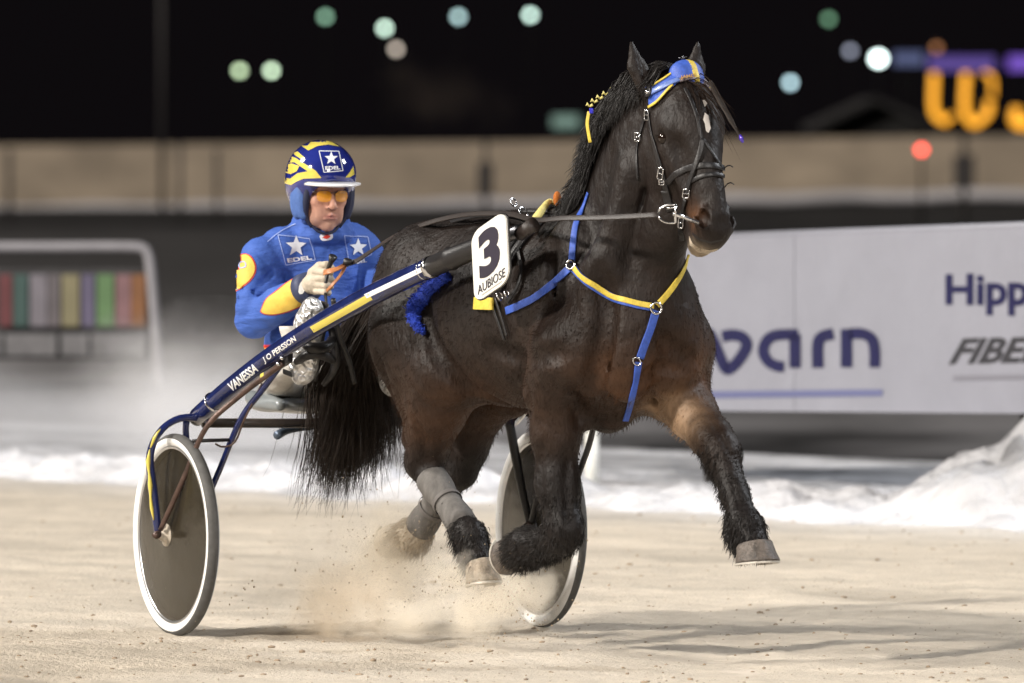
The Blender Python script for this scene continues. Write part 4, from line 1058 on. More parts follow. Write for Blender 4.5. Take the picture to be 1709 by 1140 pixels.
def buckle(px, py, wpx, hpx, n=None, rot=0.0, name='buckle', parent=br, rr=.0022, off=.012, m=STEEL):
    h = hit(HBV, px, py); c, nn = (h[0], h[1]) if h[0] is not None else (P(px, py, 30.1), Vector((-.5, -.85, 0)))
    if nn.dot(ray(px, py)) > 0: nn = -nn
    nn = (nn + Vector((0, -1, 0))).normalized(); u = Vector((0, 0, 1)); u = (u - nn * u.dot(nn)).normalized(); s = nn.cross(u) * -1
    u2 = u * math.cos(rot) + s * math.sin(rot); s2 = s * math.cos(rot) - u * math.sin(rot); k = c.y / FPX; c = c + nn * off
    p = [c + s2 * (x * wpx * k / 2) + u2 * (y * hpx * k / 2) for x, y in ((-.7, -1), (.7, -1), (1, -.7), (1, .7), (.7, 1), (-.7, 1), (-1, .7), (-1, -.7), (-.7, -1))]
    m_ = MB(); m_.tube(p, rr, 6); m_.tube([c - s2 * wpx * k / 2, c + s2 * wpx * k / 2], rr * .8, 5); return m_.build(name, m, parent)
buckle(1104, 289, 9, 20, rot=.2); buckle(1147, 323, 11, 15, rot=.15); buckle(1082, 192, 8, 16); buckle(1066, 229, 9, 14); buckle(1106, 303, 9, 9); buckle(1139, 372, 9, 17, rot=.1)
# D-ring of the bit
c = P(1113, 357, 30.02); k = c.y / FPX; pts = [(14, 15), (14, -15), (2, -15), (-10, -10), (-15, 0), (-10, 10), (2, 15), (14, 15)]
Dp = [c + Vector((x * k, x * k * -.3, -y * k)) for x, y in pts]
m_ = MB(); m_.tube([Dp[0], Dp[1]], .0045, 8); m_.tube(resample(Dp[1:], .006), .0036, 8)
m_.tube([P(1113, 348, 30.0), P(1127, 346, 30.0)], .003, 6); m_.tube([P(1127, 342, 29.99), P(1127, 362, 29.99)], .0035, 6)
ring_o = m_.build('bit_ring', STEEL, br)
MB().tube([P(1125, 357, 30.0), P(1140, 362, 30.05), P(1165, 372, 30.08)], .007, 8).build('mouthpiece', STEEL, br)
# curled whisker-like wires at the far side of the noseband
for x, y in ((1208, 283), (1210, 312)):
    MB().tube(resample([P(x, y, 30.2), P(x + 4, y - 5, 30.18), P(x + 10, y - 7, 30.16), P(x + 15, y - 4, 30.15)], .006), .0022, 6).build('strap_end', BLK, br)
# browband
BB = mat('browband_satin', (.13, .20, .48), .3, coat=.4, vary=(50, .35, (1, 1, 1))); GLD = mat('gold_thread', (.40, .22, .06), .4)
CRY = mat('beaded_band', (.16, .13, .14), .35, bump=[(250, .002, (1, 1, 1))], vary=(180, .6, (1, 1, 1)))
decal('brow_pad', HBV, 'poly', [[(1076, 146), (1098, 142), (1118, 128), (1136, 118), (1139, 134), (1122, 148), (1104, 164), (1086, 181), (1083, 160)]], None, BLUE, br, .006, 4)
S('yellow_piping', [(1092, 145), (1110, 134), (1126, 123)], .008, YEL, br, off=.010, step=3); S('yellow_piping', [(1086, 179), (1100, 170), (1116, 152), (1124, 144)], .009, YEL, br, off=.010, step=3)
S('browband', [(1087, 158), (1100, 152), (1116, 144), (1134, 137)], .020, BB, br, off=.013, step=3, th=.006)
S('browband', [(1134, 138), (1150, 134), (1164, 134), (1178, 138), (1188, 150)], .018, CRY, br, off=.011, step=3, th=.006)
S('yellow_piping', [(1183, 146), (1190, 158), (1193, 164)], .006, YEL, br, off=.014, step=3)
ob = decal('band_lettering', HBV, 'text', ('JAMES', .02), [(1137, 141), (1158, 138), (1157, 131), (1136, 134)], GLD, br, .020, 4)
h = hit(HBV, 1089, 157); bm = bmesh.new(); bmesh.ops.create_uvsphere(bm, u_segments=16, v_segments=10, radius=.0085)
for v in bm.verts: v.co = v.co + h[0] + h[1] * .020
V, F = bm_data(bm); bm.free(); obj('rosette_stud', V, F, STEEL, br)
ring('rosette', h[0] + h[1] * .016, h[1], .012, .006, BLK, br)
# padded poll roll, blue with a broad yellow stripe
pc = np.array(hd(-.028, -.005, -.012)); g = SDF((pc[0] - .09, -.10, pc[2] - .08), (pc[0] + .09, .10, pc[2] + .09), .004)
g.ell(pc, (.046, .060, .048), .01); g.ell(pc + [.01, 0, -.02], (.05, .055, .03), .02); V, F = g.mesh(); mi = [1 if (-.034 < V[f, 1].mean() < -.012 ) else 0 for f in F]
obj('poll_pad', hl_arr(V), F, [BLUE, YEL], br, matidx=mi)
m_ = MB(); t0 = hl(*(pc + [.0, .012, .045]))
for dx, dz in ((-.014, .008), (0, .016), (.014, .012)): m_.tube([t0, t0 + Vector((dx * .5, 0, dz)), t0 + Vector((dx, 0, dz))], .0018, 5)
m_.build('check_hook', DSTEEL, br)
q = P(1237, 231, 30.0); MB().tube([q + Vector((-.004, 0, .012)), q, q + Vector((.006, 0, -.014))], [.003, .008, .004], 8).build('forelock_bead', mat('violet_glass', (.05, .02, .35), .1, coat=1), br)
# mane ornaments: little yellow bows along the crest and a hanging ribbon
mo = empty('mane_bows', hl(1.4, 0, 1.6), 'row of tiny yellow bows plaited along the crest with one hanging ribbon', 'mane bows')
for x, y in ((984, 178), (992, 171), (1001, 165), (1011, 159), (1023, 153), (1036, 148), (1049, 143)):
    h = hit(HBV, x, y + 6); Yc = (h[0].y if h[0] is not None else 30.65) - .10
    c = P(x, y, Yc); m_ = MB()
    for sg in (-1, 1): m_.tube([c, c + Vector((sg * .009, -.004, .008 - .002 * sg)), c + Vector((sg * .012, -.003, .002))], [.003, .0052, .002], 6)
    m_.build('bow', mat('bow_satin', (.70, .62, .22), .4) if 'bow_satin' not in MATS else MATS['bow_satin'], mo)
cc = [P(x, y, 30.50) for x, y in ((983, 186), (980, 205), (982, 222), (985, 238))]
obj('ribbon', *ribbon(resample(cc, .01), [Vector((-.5, -.8, 0))] * len(resample(cc, .01)), .012, .002), YEL, mo)
m_ = MB(); m_.box(P(987, 185, 30.48), (.014, .01, .018), bev=.003); m_.build('bead', mat('blue_bead', (.03, .03, .5), .3), mo)

# ================================================================== NUMBER PLATE
np_ = empty('number_plate', P(820, 500, 30.5), 'white rounded number plate reading 3 AUBIOSE fixed beside the saddle', 'number plate')
PLM = mat('plate_white', (.80, .79, .74), .35, coat=.3, vary=(20, .04, (1, 1, 1))); NUM = mat('number_ink', (.022, .018, .035), .5)
pO = P(792, 507, 30.60); pU = P(849, 468, 30.36) - pO; pV = P(786, 390, 30.63) - pO
def rr_poly(x0, y0, x1, y1, rx, ry, n=6):
    out = []
    for cx, cy, a0 in ((x1 - rx, y1 - ry, 0), (x0 + rx, y1 - ry, 90), (x0 + rx, y0 + ry, 180), (x1 - rx, y0 + ry, 270)):
        for i in range(n + 1):
            a = R(a0 + 90 * i / n); out.append((cx + math.cos(a) * rx, cy + math.sin(a) * ry))
    return out
pn = pU.cross(pV).normalized()
if pn.y > 0: pn = -pn
def on_plate(kind, data, x0, y0, w, h, lift=.002, th=.001): return panel_shape(kind, data, pO + pU * x0 + pV * y0 + pn * lift, pU * w, pV * h, th if pU.cross(pV).dot(pn) > 0 else -th)
V, F = panel_shape('poly', [rr_poly(0, 0, 1, 1, .26, .16)], pO, pU, pV, -.006 if pU.cross(pV).dot(pn) > 0 else .006); obj('plate', V, F, PLM, np_, False)
V, F = panel_shape('poly', [rr_poly(-.03, -.015, 1.03, 1.015, .28, .17)], pO - pn * .0065, pU, pV, -.003 if pU.cross(pV).dot(pn) > 0 else .003); obj('backing', V, F, BLK, np_, False)
obj('numeral', *on_plate('text', ('3', .045), .20, .25, .60, .66, .0012), NUM, np_, False)
obj('lettering', *on_plate('text', ('AUBIOSE', -.002), .12, .085, .80, .125, .0012), NUM, np_, False)
obj('small_print', *on_plate('poly', [[(0, 0), (1, 0), (1, 1), (0, 1)]], .22, .045, .6, .010, .0012), mat('faint_print', (.45, .43, .40), .6), np_, False)

# ================================================================== SULKY
SO = np.array([-.532, 32.30]); SH = np.array([.4226, -.9063]); SR = np.array([-.9063, -.4226])
def sl(s, l, z): return Vector((SO[0] + s * SH[0] + l * SR[0], SO[1] + s * SH[1] + l * SR[1], z))
sulky = empty('sulky', sl(0, 0, 0), 'dark blue two-wheeled racing sulky with brown disc wheels and white-walled tyres', 'sulky')
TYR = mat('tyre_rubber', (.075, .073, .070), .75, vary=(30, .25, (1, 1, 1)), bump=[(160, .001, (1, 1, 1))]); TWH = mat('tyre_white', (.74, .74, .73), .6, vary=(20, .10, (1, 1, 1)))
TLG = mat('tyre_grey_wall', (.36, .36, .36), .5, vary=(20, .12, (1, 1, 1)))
RIM = mat('alloy_rim', (.62, .62, .63), .28, metal=.9); HUBM = mat('hub_cream', (.50, .44, .36), .4, vary=(60, .3, (1, 1, 1)))
DISC = mat('smoked_disc', (.026, .021, .013), .24, spec=.4, alpha=.90, coat=.15, vary=(7, .22, (1, 1, 1)), bump=[(5, .004, (1, 1, 1))])
def wheel(l, white):
    c = sl(0, l, .352); ax = Vector((*SR, 0)) * (1 if l > 0 else -1)     # towards the outside of the sulky
    n = 96; k = 20; V = []; F = []; M = []; u = Vector((0, 0, 1)); v = ax.cross(u)
    for i in range(n):
        a = 2 * math.pi * i / n; d = u * math.cos(a) + v * math.sin(a)
        for j in range(k):
            b = 2 * math.pi * j / k; V.append(c + d * (.328 + .024 * math.cos(b)) + ax * (.023 * math.sin(b)))
    for i in range(n):
        for j in range(k):
            F.append([i * k + j, ((i + 1) % n) * k + j, ((i + 1) % n) * k + (j + 1) % k, i * k + (j + 1) % k]); b = math.degrees(2 * math.pi * (j + .5) / k)
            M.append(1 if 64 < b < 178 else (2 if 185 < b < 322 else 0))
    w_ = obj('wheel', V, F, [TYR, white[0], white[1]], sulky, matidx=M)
    obj('rim', *lathe(c, ax, [(.014, .311), (.017, .304), (.010, .296), (-.010, .296), (-.017, .304), (-.014, .311)], 96), RIM, w_)
    for sg in (1, -1):
        V, F = lathe(c, ax, [(.012 * sg, .303), (.014 * sg, .290), (.022 * sg, .20), (.030 * sg, .10), (.036 * sg, .035)], 72); obj('disc_cover', V, F, DISC, w_)
    for sg in (1, -1):
        obj('hub', *lathe(c, ax, [(.034 * sg, .040), (.040 * sg, .040), (.042 * sg, .026), (.050 * sg, .024), (.066 * sg, .014), (.068 * sg, 0.001)], 28), HUBM if sg == 1 else DSTEEL, w_)
    mb = MB()
    for i in range(18):
        a = 2 * math.pi * i / 18 + .1; d = u * math.cos(a) + v * math.sin(a); mb.tube([c + d * .03 + ax * .02 * (-1) ** i, c + d * .29], .0012, 4, caps=False)
    mb.build('spokes', STEEL, w_)
    MB().tube([c + (u * math.cos(2.3) + v * math.sin(2.3)) * .295, c + (u * math.cos(2.3) + v * math.sin(2.3)) * .255], .003, 6).build('valve', BLK, w_)
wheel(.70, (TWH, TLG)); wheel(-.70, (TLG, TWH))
def tb(name, pts, r, m=NAVY, step=.02, n=12, parent=sulky, flat=1.0): return obj(name, *tube(resample(pts, step) if step else pts, r, n, True, flat), m, parent)
# near shaft and its mate on the other side of the horse
S0 = P(330, 704, 32.08); S1 = P(872, 391, 30.60); sd = (S1 - S0).normalized()
def shp(px):                         # point of the near shaft's axis seen at photo column px
    xs_ = [323, 345, 400, 450, 510, 570, 640, 710, 789, 868]; ys_ = [703, 681, 634, 597, 556, 519, 484, 451, 415, 386]
    t = (px - 330) / (872 - 330); Yd = 1 / ((1 - t) / 32.08 + t / 30.60); f = np.polyfit(xs_, ys_, 3)
    return P(px, float(np.polyval(f, px)), Yd)
shaftV, shaftF = tube([shp(x) for x in range(330, 724, 14)], [.032, .033, .033, .034, .036, .036, .034], 32)
shaft = obj('shaft', shaftV, shaftF, NAVY, sulky); SBV = bvh_of(shaftV, shaftF)
obj('shaft_end', *tube([shp(326), shp(332)], [.028, .031], 24), BLK, shaft)
obj('rubber_sleeve', *tube([shp(720), shp(724), shp(750), shp(753), shp(757), shp(800), shp(835)], [.030, .036, .036, .041, .037, .034, .030], 24), BLK, shaft)
obj('collar_band', *tube([shp(717), shp(722)], [.0385, .0385], 24), STEEL, shaft)
obj('coupling', *tube([shp(832), shp(850), shp(866), shp(872)], [.020, .024, .024, .012], 16), DSTEEL, shaft)
for px in (356, 708): obj('ring_line', *tube([shp(px), shp(px + 1.2)], .0378 if px < 500 else .0355, 28), STEEL, shaft)
T0 = sl(-.03, -.60, .745); T1 = hl(1.10, -.34, 1.42)
obj('shaft', *tube([T0, T0.lerp(T1, .5), T1], .035, 20), NAVY, sulky)
# printed words, yellow stripe and painted-on lamp glare of the near shaft
def along(px0, px1, v0, v1):         # photo-pixel quad lying along the shaft, v across it (-1 lower edge .. 1 upper edge)
    out = []
    for px, v in ((px0, v0), (px1, v0), (px1, v1), (px0, v1)):
        q = shp(px); y = 570 - FPX * math.tan(math.atan((q.z - 1.73) / q.y) - PITCH); out.append((px - v * 9.5, y - v * 13.5))
    return out
decal('stripe', SBV, 'poly', [along(520, 618, -.42, .28)], None, PAINTY, shaft, .001, 6)
decal('stripe', SBV, 'poly', [along(612, 715, -.05, .42)], None, WHT, shaft, .0012, 6)  # white band: lamp reflection on the lacquer, laid on as a decal
decal('lettering', SBV, 'text', ('J O PERSSON', .02, .2), along(440, 495, -.30, .42), WHT, shaft, .0012, 3)
decal('lettering', SBV, 'text', ('VANESSA', .03, .2), along(384, 428, -.42, .50), WHT, shaft, .0012, 3)
# forked carriers over the wheels
YH = 31.975
arch = tb('wheel_fork', [P(264, 893, YH), P(259, 850, YH), P(253, 800, YH), P(250, 765, YH), P(257, 737, YH), P(274, 713, 32.0), P(298, 699, 32.03), P(322, 697, 32.05), P(344, 701, 32.08)], [.013, .016, .017, .015, .013, .012, .013, .014])
tb('flame_paint', [P(256.5, 868, YH - .014), P(252, 840, YH - .016), P(250, 800, YH - .016), P(247, 772, YH - .014), P(250, 750, YH - .014)], [.002, .006, .004, .008, .004, .008, .002], PAINTY, parent=arch, n=8)
tb('flame_paint', [P(251, 748, YH - .012), P(259, 728, YH - .014), P(268, 716, YH - .012)], [.003, .006, .002], PAINTY, parent=arch, n=8)
MB().tube([P(262, 893, YH - .03), P(266, 889, YH + .06)], .014, 10).tube([P(258, 894, YH - .05), P(263, 892, YH - .03)], .010, 8).build('axle_nut', RUST, arch)
tb('fork_strut', [P(312, 700, 32.06), P(310, 722, 32.07), P(316, 800, 32.06), P(319, 887, 32.045)], .012, NAVY)
tb('brace', [P(268, 884, 31.95), P(308, 795, 31.88), P(344, 714, 31.84), P(396, 664, 31.80), P(472, 606, 31.70)], [.009, .0095, .0095, .010, .011], RUST)
tb('brace', [P(478, 596, 31.70), P(440, 648, 31.82), P(402, 700, 31.92), P(364, 790, 32.0), P(322, 885, 32.05)], .011, NAVY)
tb('link', [P(322, 736, 31.86), P(388, 734, 31.96)], .0065, BLK, step=0)
tb('wire_stay', [P(437, 640, 31.82), P(408, 700, 31.9), P(392, 738, 31.94), P(372, 746, 31.94), P(360, 741, 31.9)], .0035, RUST)
mb = MB(); q = P(474, 600, 31.72); mb.box(q, (.075, .03, .045), X=sd, Y=Vector((sd.y, -sd.x, 0)).normalized(), Z=Vector((0, 0, 1)), bev=.006)
mb.build('shaft_bracket', DSTEEL, sulky, False)
for px, py in ((462, 606), (468, 596)): MB().tube([P(px, py, 31.68), P(px + 3, py + 2, 31.66)], .007, 8).build('bolt', STEEL, sulky)
MB().box(P(437, 626, 31.70), (.022, .01, .013), X=sd, bev=.002).build('reflector', PAINTY, sulky)
DTB = mat('dirty_bar', (.030, .022, .018), .45, vary=(20, .5, (1, 1, 1)))
tb('cross_bar', [P(338, 706, 32.10), P(600, 706, 32.34), P(862, 698, 32.60)], .0165, DTB, step=.2, n=16)
tb('brake_cable', [P(388, 704, 31.97), P(420, 711, 32.0), P(470, 713, 32.1), P(520, 706, 32.2), P(560, 700, 32.25)], .0022, BLK)
# far wheel's carrier
YG = 32.575
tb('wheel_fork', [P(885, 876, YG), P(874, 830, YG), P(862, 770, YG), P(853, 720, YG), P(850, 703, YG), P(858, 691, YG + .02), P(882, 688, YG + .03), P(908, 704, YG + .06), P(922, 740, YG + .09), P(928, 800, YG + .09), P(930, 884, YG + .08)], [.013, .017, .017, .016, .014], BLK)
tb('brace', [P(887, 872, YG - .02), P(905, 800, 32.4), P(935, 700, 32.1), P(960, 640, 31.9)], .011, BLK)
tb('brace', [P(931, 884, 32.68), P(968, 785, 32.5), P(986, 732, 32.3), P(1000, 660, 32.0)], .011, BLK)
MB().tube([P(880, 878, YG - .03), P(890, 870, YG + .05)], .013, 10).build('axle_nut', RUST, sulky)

# seat
seatm = mat('grey_seat_shell', (.20, .22, .23), .35, coat=.4, vary=(10, .15, (1, 1, 1)))
g = SDF((-.42, -.34, .66), (.20, .40, .93), .006)     # local s (forward), l, z
g.ell((-.20, .09, .795), (.17, .235, .036), .03)
for sg in (-1, 1): g.cap((-.30, .09 + .19 * sg, .815), (-.06, .09 + .19 * sg, .795), .024, .018, .04)
g.cap((-.33, -.03, .825), (-.33, .21, .825), .026, .026, .05)
g.ell((-.18, .09, .855), (.13, .15, .045), .03, None, 'sub')
V, F = g.mesh(); W = np.array([sl(*v) for v in V]); F = outward(W, F); seat = obj('seat', W, F, seatm, sulky)
mb = MB(); mb.tube(resample([sl(-.02, .10, .745), sl(-.14, .10, .715), sl(-.26, .08, .745)], .02), .011, 8); mb.build('seat_bracket', STEEL, seat)
mb = MB(); mb.tube(resample([sl(-.02, -.10, .745), sl(-.14, -.10, .715), sl(-.26, -.08, .745)], .02), .011, 8); mb.build('seat_bracket', STEEL, seat)
tb('seat_strut', [P(462, 727, 32.30), P(480, 718, 32.35), P(520, 712, 32.4), P(600, 712, 32.5)], [.016, .014, .010, .010], mat('blue_grey_alloy', (.10, .13, .18), .4, metal=.5), n=8)
# stirrup cup the driver's foot rests in
mb = MB(); c = P(522, 588, 31.86)
mb.tube(resample([P(548, 535, 31.84), P(560, 575, 31.84), P(558, 615, 31.86), P(540, 642, 31.9)], .01), [.010, .016, .016, .010], 10)
mb.tube(resample([P(500, 566, 31.78), P(520, 580, 31.72), P(545, 578, 31.76), P(556, 566, 31.84)], .01), [.014, .020, .020, .014], 10)
mb.tube(resample([P(494, 604, 31.80), P(515, 592, 31.74), P(538, 592, 31.76), P(556, 602, 31.84)], .01), [.012, .018, .018, .012], 10)
mb.build('stirrup', BLK, sulky)
tb('stirrup_strap', [P(556, 500, 31.70), P(566, 560, 31.80), P(582, 600, 31.86), P(592, 640, 31.9)], .009, BLK)
MB().box(P(484, 624, 31.84), (.055, .012, .018), X=(.9, .2, -.35), bev=.002).build('stirrup_pin', BLK, sulky)

# ================================================================== DRIVER
DR = Vector((-.9063, -.4226, 0)); DF = Vector((.4226, -.9063, 0)); UP = Vector((0, 0, 1)); DBS = np.array([DR, DF, UP])
person = empty('person', P(500, 720, 32.45), 'seated driver in blue jacket, white trousers, flame-striped helmet and amber glasses, holding the reins', 'person')
def noisy(V, F, amp, sc, seed, stretch=(1, 1, 1)):
    N = vnormals(V, F); q = V * sc * np.array(stretch); n = fbm(q[:, 0] + q[:, 1] * .7, q[:, 2] + q[:, 1] * .4, seed, 3) - .5
    return V + N * (n * amp)[:, None]
# head frame
HC = P(537, 318, 32.53); hf = Vector((.36, -.93, -.10)).normalized(); hr = Vector((-.93, -.36, 0)); hr = (hr - hf * hr.dot(hf)).normalized(); hu = hr.cross(hf) * 1
if hu.z < 0: hu = -hu
HBs = np.array([hr, hf, hu])
def h3(r, f, u): return HC + hr * r + hf * f + hu * u
# ---- body: head, neck, trunk, arms, hands and legs as one skin
g = SDF(np.array(P(380, 560, 32.7)) - np.array([.05, 1.05, .62]), np.array(P(680, 300, 32.7)) + np.array([.08, .28, .12]), .0065)
def arm(g, a, b, c, r0, r1, r2, k=.03): g.cap(a, b, r0, r1, k); g.cap(b, c, r1, r2, k)
SHR, ELR, WRR = P(436, 428, 32.52), P(425, 533, 32.44), P(509, 482, 32.20)
SHL, ELL, WRL = P(604, 422, 32.74), P(652, 525, 32.58), P(648, 470, 32.28)
CH, BE, PE = P(521, 462, 32.64), P(512, 560, 32.58), P(510, 628, 32.60)
THR, KNR, ANR = P(480, 640, 32.55), P(463, 620, 32.18), P(498, 600, 31.94)
THL, KNL, ANL = P(552, 640, 32.62), P(606, 618, 32.32), P(650, 618, 32.02)
g.ell(CH, (.165, .105, .19), .05, DBS); g.ell(BE, (.14, .10, .16), .06, DBS); g.ell(PE, (.155, .12, .09), .05, DBS)
g.cap(P(534, 400, 32.64), HC + hf * -.02 - hu * .06, .062, .055, .03)
arm(g, SHR, ELR, WRR, .055, .040, .027); arm(g, SHL, ELL, WRL, .055, .040, .027)
g.cap(WRR, P(530, 468, 32.14), .028, .030, .02); g.cap(WRL, WRL + Vector((.03, -.06, .02)), .028, .030, .02)
for a, b, c in ((THR, KNR, ANR), (THL, KNL, ANL)): g.cap(a, b, .080, .052, .03); g.cap(b, c, .050, .036, .03)
V, F = g.mesh(); del g
SKIN = mat('weathered_skin', (.52, .27, .19), .5, spec=.35, attr=False, vary=(38, .10, (1, 1, 1)), bump=[(120, .0012, (1, 1, 1))])
# finer head joined to the same skin (kept in the same mesh)
gh = SDF(np.array(HC) - .17, np.array(HC) + .19, .0030)
def E(r, f, u, rad, k=.012, op='add'): gh.ell(h3(r, f, u), rad, k, HBs, op)
def Cc(a, b, ra, rb, k=.010, op='add'): gh.cap(h3(*a), h3(*b), ra, rb, k, None, op)
E(0, -.01, .045, (.076, .094, .095), .02); E(0, .030, -.035, (.064, .066, .085), .03); E(0, .045, -.085, (.046, .045, .045), .03)
E(0, .072, -.118, (.024, .020, .019), .02); E(0, .085, .028, (.058, .020, .026), .02)
Cc((0, .094, .010), (0, .121, -.042), .0085, .0125, .012); E(0, .119, -.045, (.0125, .012, .010), .008)
for s in (-1, 1):
    E(.0145 * s, .108, -.049, (.0085, .010, .0075), .006); E(.043 * s, .066, -.030, (.025, .026, .022), .02)
    E(.030 * s, .103, -.002, (.020, .014, .013), .012, 'sub'); Cc((.012 * s, .103, .017), (.046 * s, .086, .019), .0055, .0045, .008)
    Cc((.018 * s, .106, -.046), (.036 * s, .090, -.082), .0022, .0018, .008, 'sub'); E(.034 * s, .074, -.075, (.020, .018, .030), .02)
    E(.0135 * s, .116, -.053, (.0035, .005, .003), .003, 'sub')
    Cc((.044 * s, .035, -.098), (.056 * s, -.010, -.058), .020, .018, .03)
Cc((-.024, .091, -.079), (.024, .091, -.079), .0052, .0052, .006); Cc((-.018, .094, -.089), (.018, .094, -.089), .0062, .0062, .006)
Cc((0, .099, -.077), (0, .099, -.077), .006, .006, .006); Cc((-.025, .099, -.0835), (.025, .099, -.0835), .0014, .0014, .003, 'sub')
Cc((-.014, .098, -.101), (.014, .098, -.101), .004, .004, .008, 'sub')
VH, FH = gh.mesh(); del gh
FH = outward(VH, FH); F = outward(V, F)
col = np.tile(np.array([.52, .27, .19]), (len(V) + len(VH), 1)); allV = np.concatenate([V, VH]); loc = VH - np.array(HC)
lr = loc @ np.array(hr); lf_ = loc @ np.array(hf); lu = loc @ np.array(hu)
lipm = np.exp(-((lu + .083) / .010) ** 2 - (lr / .027) ** 2) * (lf_ > .075); red = np.exp(-((lu + .035) / .03) ** 2) * .4
c2 = np.tile(np.array([.50, .275, .20]), (len(VH), 1)); c2 = c2 * (1 - red[:, None] * .5) + np.array([.50, .20, .15]) * red[:, None] * .5
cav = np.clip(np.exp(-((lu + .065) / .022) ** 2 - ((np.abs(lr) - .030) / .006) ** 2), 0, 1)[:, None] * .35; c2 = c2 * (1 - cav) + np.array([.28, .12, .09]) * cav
c2 = c2 * (1 - lipm[:, None] * .8) + np.array([.36, .11, .10]) * lipm[:, None] * .8
stub = np.clip(np.exp(-((lu + .105) / .035) ** 2) * (lf_ > .0), 0, 1)[:, None] * .22; c2 = c2 * (1 - stub) + np.array([.22, .16, .14]) * stub
col[len(V):] = c2
SKIN = mat('driver_skin', (.52, .27, .19), .48, spec=.35, attr=True, vary=(38, .08, (1, 1, 1)), bump=[(120, .0012, (1, 1, 1))])
obj('body', allV, np.concatenate([F, FH + len(V)]), SKIN, person, colors=col)
for s in (-1, 1):
    bm = bmesh.new(); bmesh.ops.create_uvsphere(bm, u_segments=14, v_segments=10, radius=.0115)
    for v in bm.verts: v.co = v.co + h3(.030 * s, .090, -.002)
    Va, Fa = bm_data(bm); bm.free(); obj('eye', Va, Fa, mat('eye_dark', (.10, .07, .05), .2) if 'eye_dark' not in MATS else MATS['eye_dark'], person)

# ---- jacket
g = SDF(np.array(P(370, 610, 32.9)) - np.array([.02, .95, .02]), np.array(P(690, 350, 32.9)) + np.array([.06, .12, .02]), .0060)
g.ell(CH + DF * .01 - DR * .02, (.150, .128, .215), .045, DBS); g.ell(BE + UP * .02 - DR * .02, (.145, .120, .19), .06, DBS); g.cap(BE - UP * .02 - DR * .04, BE - UP * .02 + DR * .02, .13, .13, .05)
g.cap(P(470, 418, 32.56), P(585, 412, 32.72), .085, .085, .06)
for sh, el, wr in ((SHR, ELR, WRR), (SHL, ELL, WRL)):
    g.cap(sh, el, .074, .064, .018); g.cap(el, el.lerp(wr, .55), .066, .057, .02); g.cap(el.lerp(wr, .5), wr, .062, .046, .02)
# folds: soft rolls across the sleeves and the front
for t, r in ((.25, .079), (.45, .078), (.64, .077), (.82, .078)):
    c = SHR.lerp(ELR, t); a = (ELR - SHR).normalized(); g.cap(c - DR * .030 + a * .010, c + DR * .035 - a * .012 + DF * .03, .058, .054, .018)
for t in (.22, .42, .62, .8): c = ELR.lerp(WRR, t); g.cap(c - UP * .012, c + UP * .012 + DF * .012, .062 - .016 * t, .060 - .016 * t, .012)
for a, b_, r in ((ELR + DF * .05 + UP * .06, ELR + DF * .07 - DR * .05 + UP * .02, .007), (ELR.lerp(WRR, .3) + UP * .055, ELR + DF * .05 + UP * .08, .008), (SHR - DR * .075 - UP * .10 + DF * .08, SHR - DR * .10 + UP * .02 + DF * .09, .010),
        (SHR + DF * .08 - UP * .06, ELR + DF * .075 + UP * .10 + DR * .03, .006), (ELR + DR * .07 + UP * .07, ELR + DF * .07 + UP * .03, .007), (ELR + DR * .06 + UP * .11, ELR + DF * .075 + UP * .085, .006),
        (CH + DF * .12 - UP * .12 - DR * .02, BE + DF * .12 + UP * .03 + DR * .05, .008), (CH + DF * .13 - UP * .05 - DR * .09, BE + DF * .12 - UP * .02 - DR * .06, .008), (CH + DF * .14 + UP * .10, CH + DF * .135 - UP * .14, .005)):
    g.cap(a, b_, r, r * .6, .022, None, 'sub')
# standing collar
for j in range(14):
    a0, a1 = 2 * math.pi * j / 14, 2 * math.pi * (j + 1) / 14; cc_ = P(538, 388, 32.60)
    q0, q1 = [cc_ + DR * math.cos(a) * .088 + DF * math.sin(a) * .080 - UP * .012 * math.sin(a) for a in (a0, a1)]; g.cap(q0, q1, .026, .026, .02)
    q0, q1 = [cc_ + DR * math.cos(a) * .084 + DF * math.sin(a) * .080 + UP * (.034 - .026 * math.sin(a)) for a in (a0, a1)]; g.cap(q0, q1, .016, .016, .02)
g.cap(P(538, 388, 32.6), P(538, 330, 32.56), .066, .066, .010, None, 'sub')
zc = g.ax[2]; cut = (.962 - zc)[None, None, :].astype(np.float32); g.D = np.maximum(g.D, cut)      # hem
V, F = g.mesh(); del g; V = noisy(V, F, .013, 7, 91, (1, 1, 2.2)); V = noisy(V, F, .006, 18, 95, (1, 1, 2.4)); F = outward(V, F)
JB = np.array([.052, .115, .41]); JC = np.tile(JB, (len(V), 1)); m = (V[:, 2] < 1.000) & (V[:, 1] > 32.2); JC[m] = (.62, .030, .02); m = (V[:, 2] < .990) & (V[:, 1] > 32.2); JC[m] = (.68, .46, .05)
JAC = mat('blue_jacket', JB, .72, spec=.22, attr=True, vary=(9, .16, (1, 1, 2)), bump=[(9, .014, (.6, .6, 3.0)), (30, .006, (.7, .7, 2.4)), (90, .0015, (1, 1, 1)), (400, .0004, (1, 1, 1))])
jk = obj('jacket', V, F, JAC, person, colors=JC); JBV = bvh_of(V, F)
JY = mat('yellow_fabric', (.70, .47, .075), .65, bump=[(30, .004, (1, 1, 1)), (300, .0005, (1, 1, 1))], vary=(20, .10, (1, 1, 1))); JR = mat('red_piping', (.55, .035, .02), .6)
JW = mat('pale_print', (.72, .74, .80), .6); JL = mat('light_blue_print', (.28, .36, .66), .6)
def D(name, kind, data, quad=None, m=JW, off=.003, step=4, parent=jk, bv=None): return decal(name, bv or JBV, kind, data, quad, m, parent, off, step)
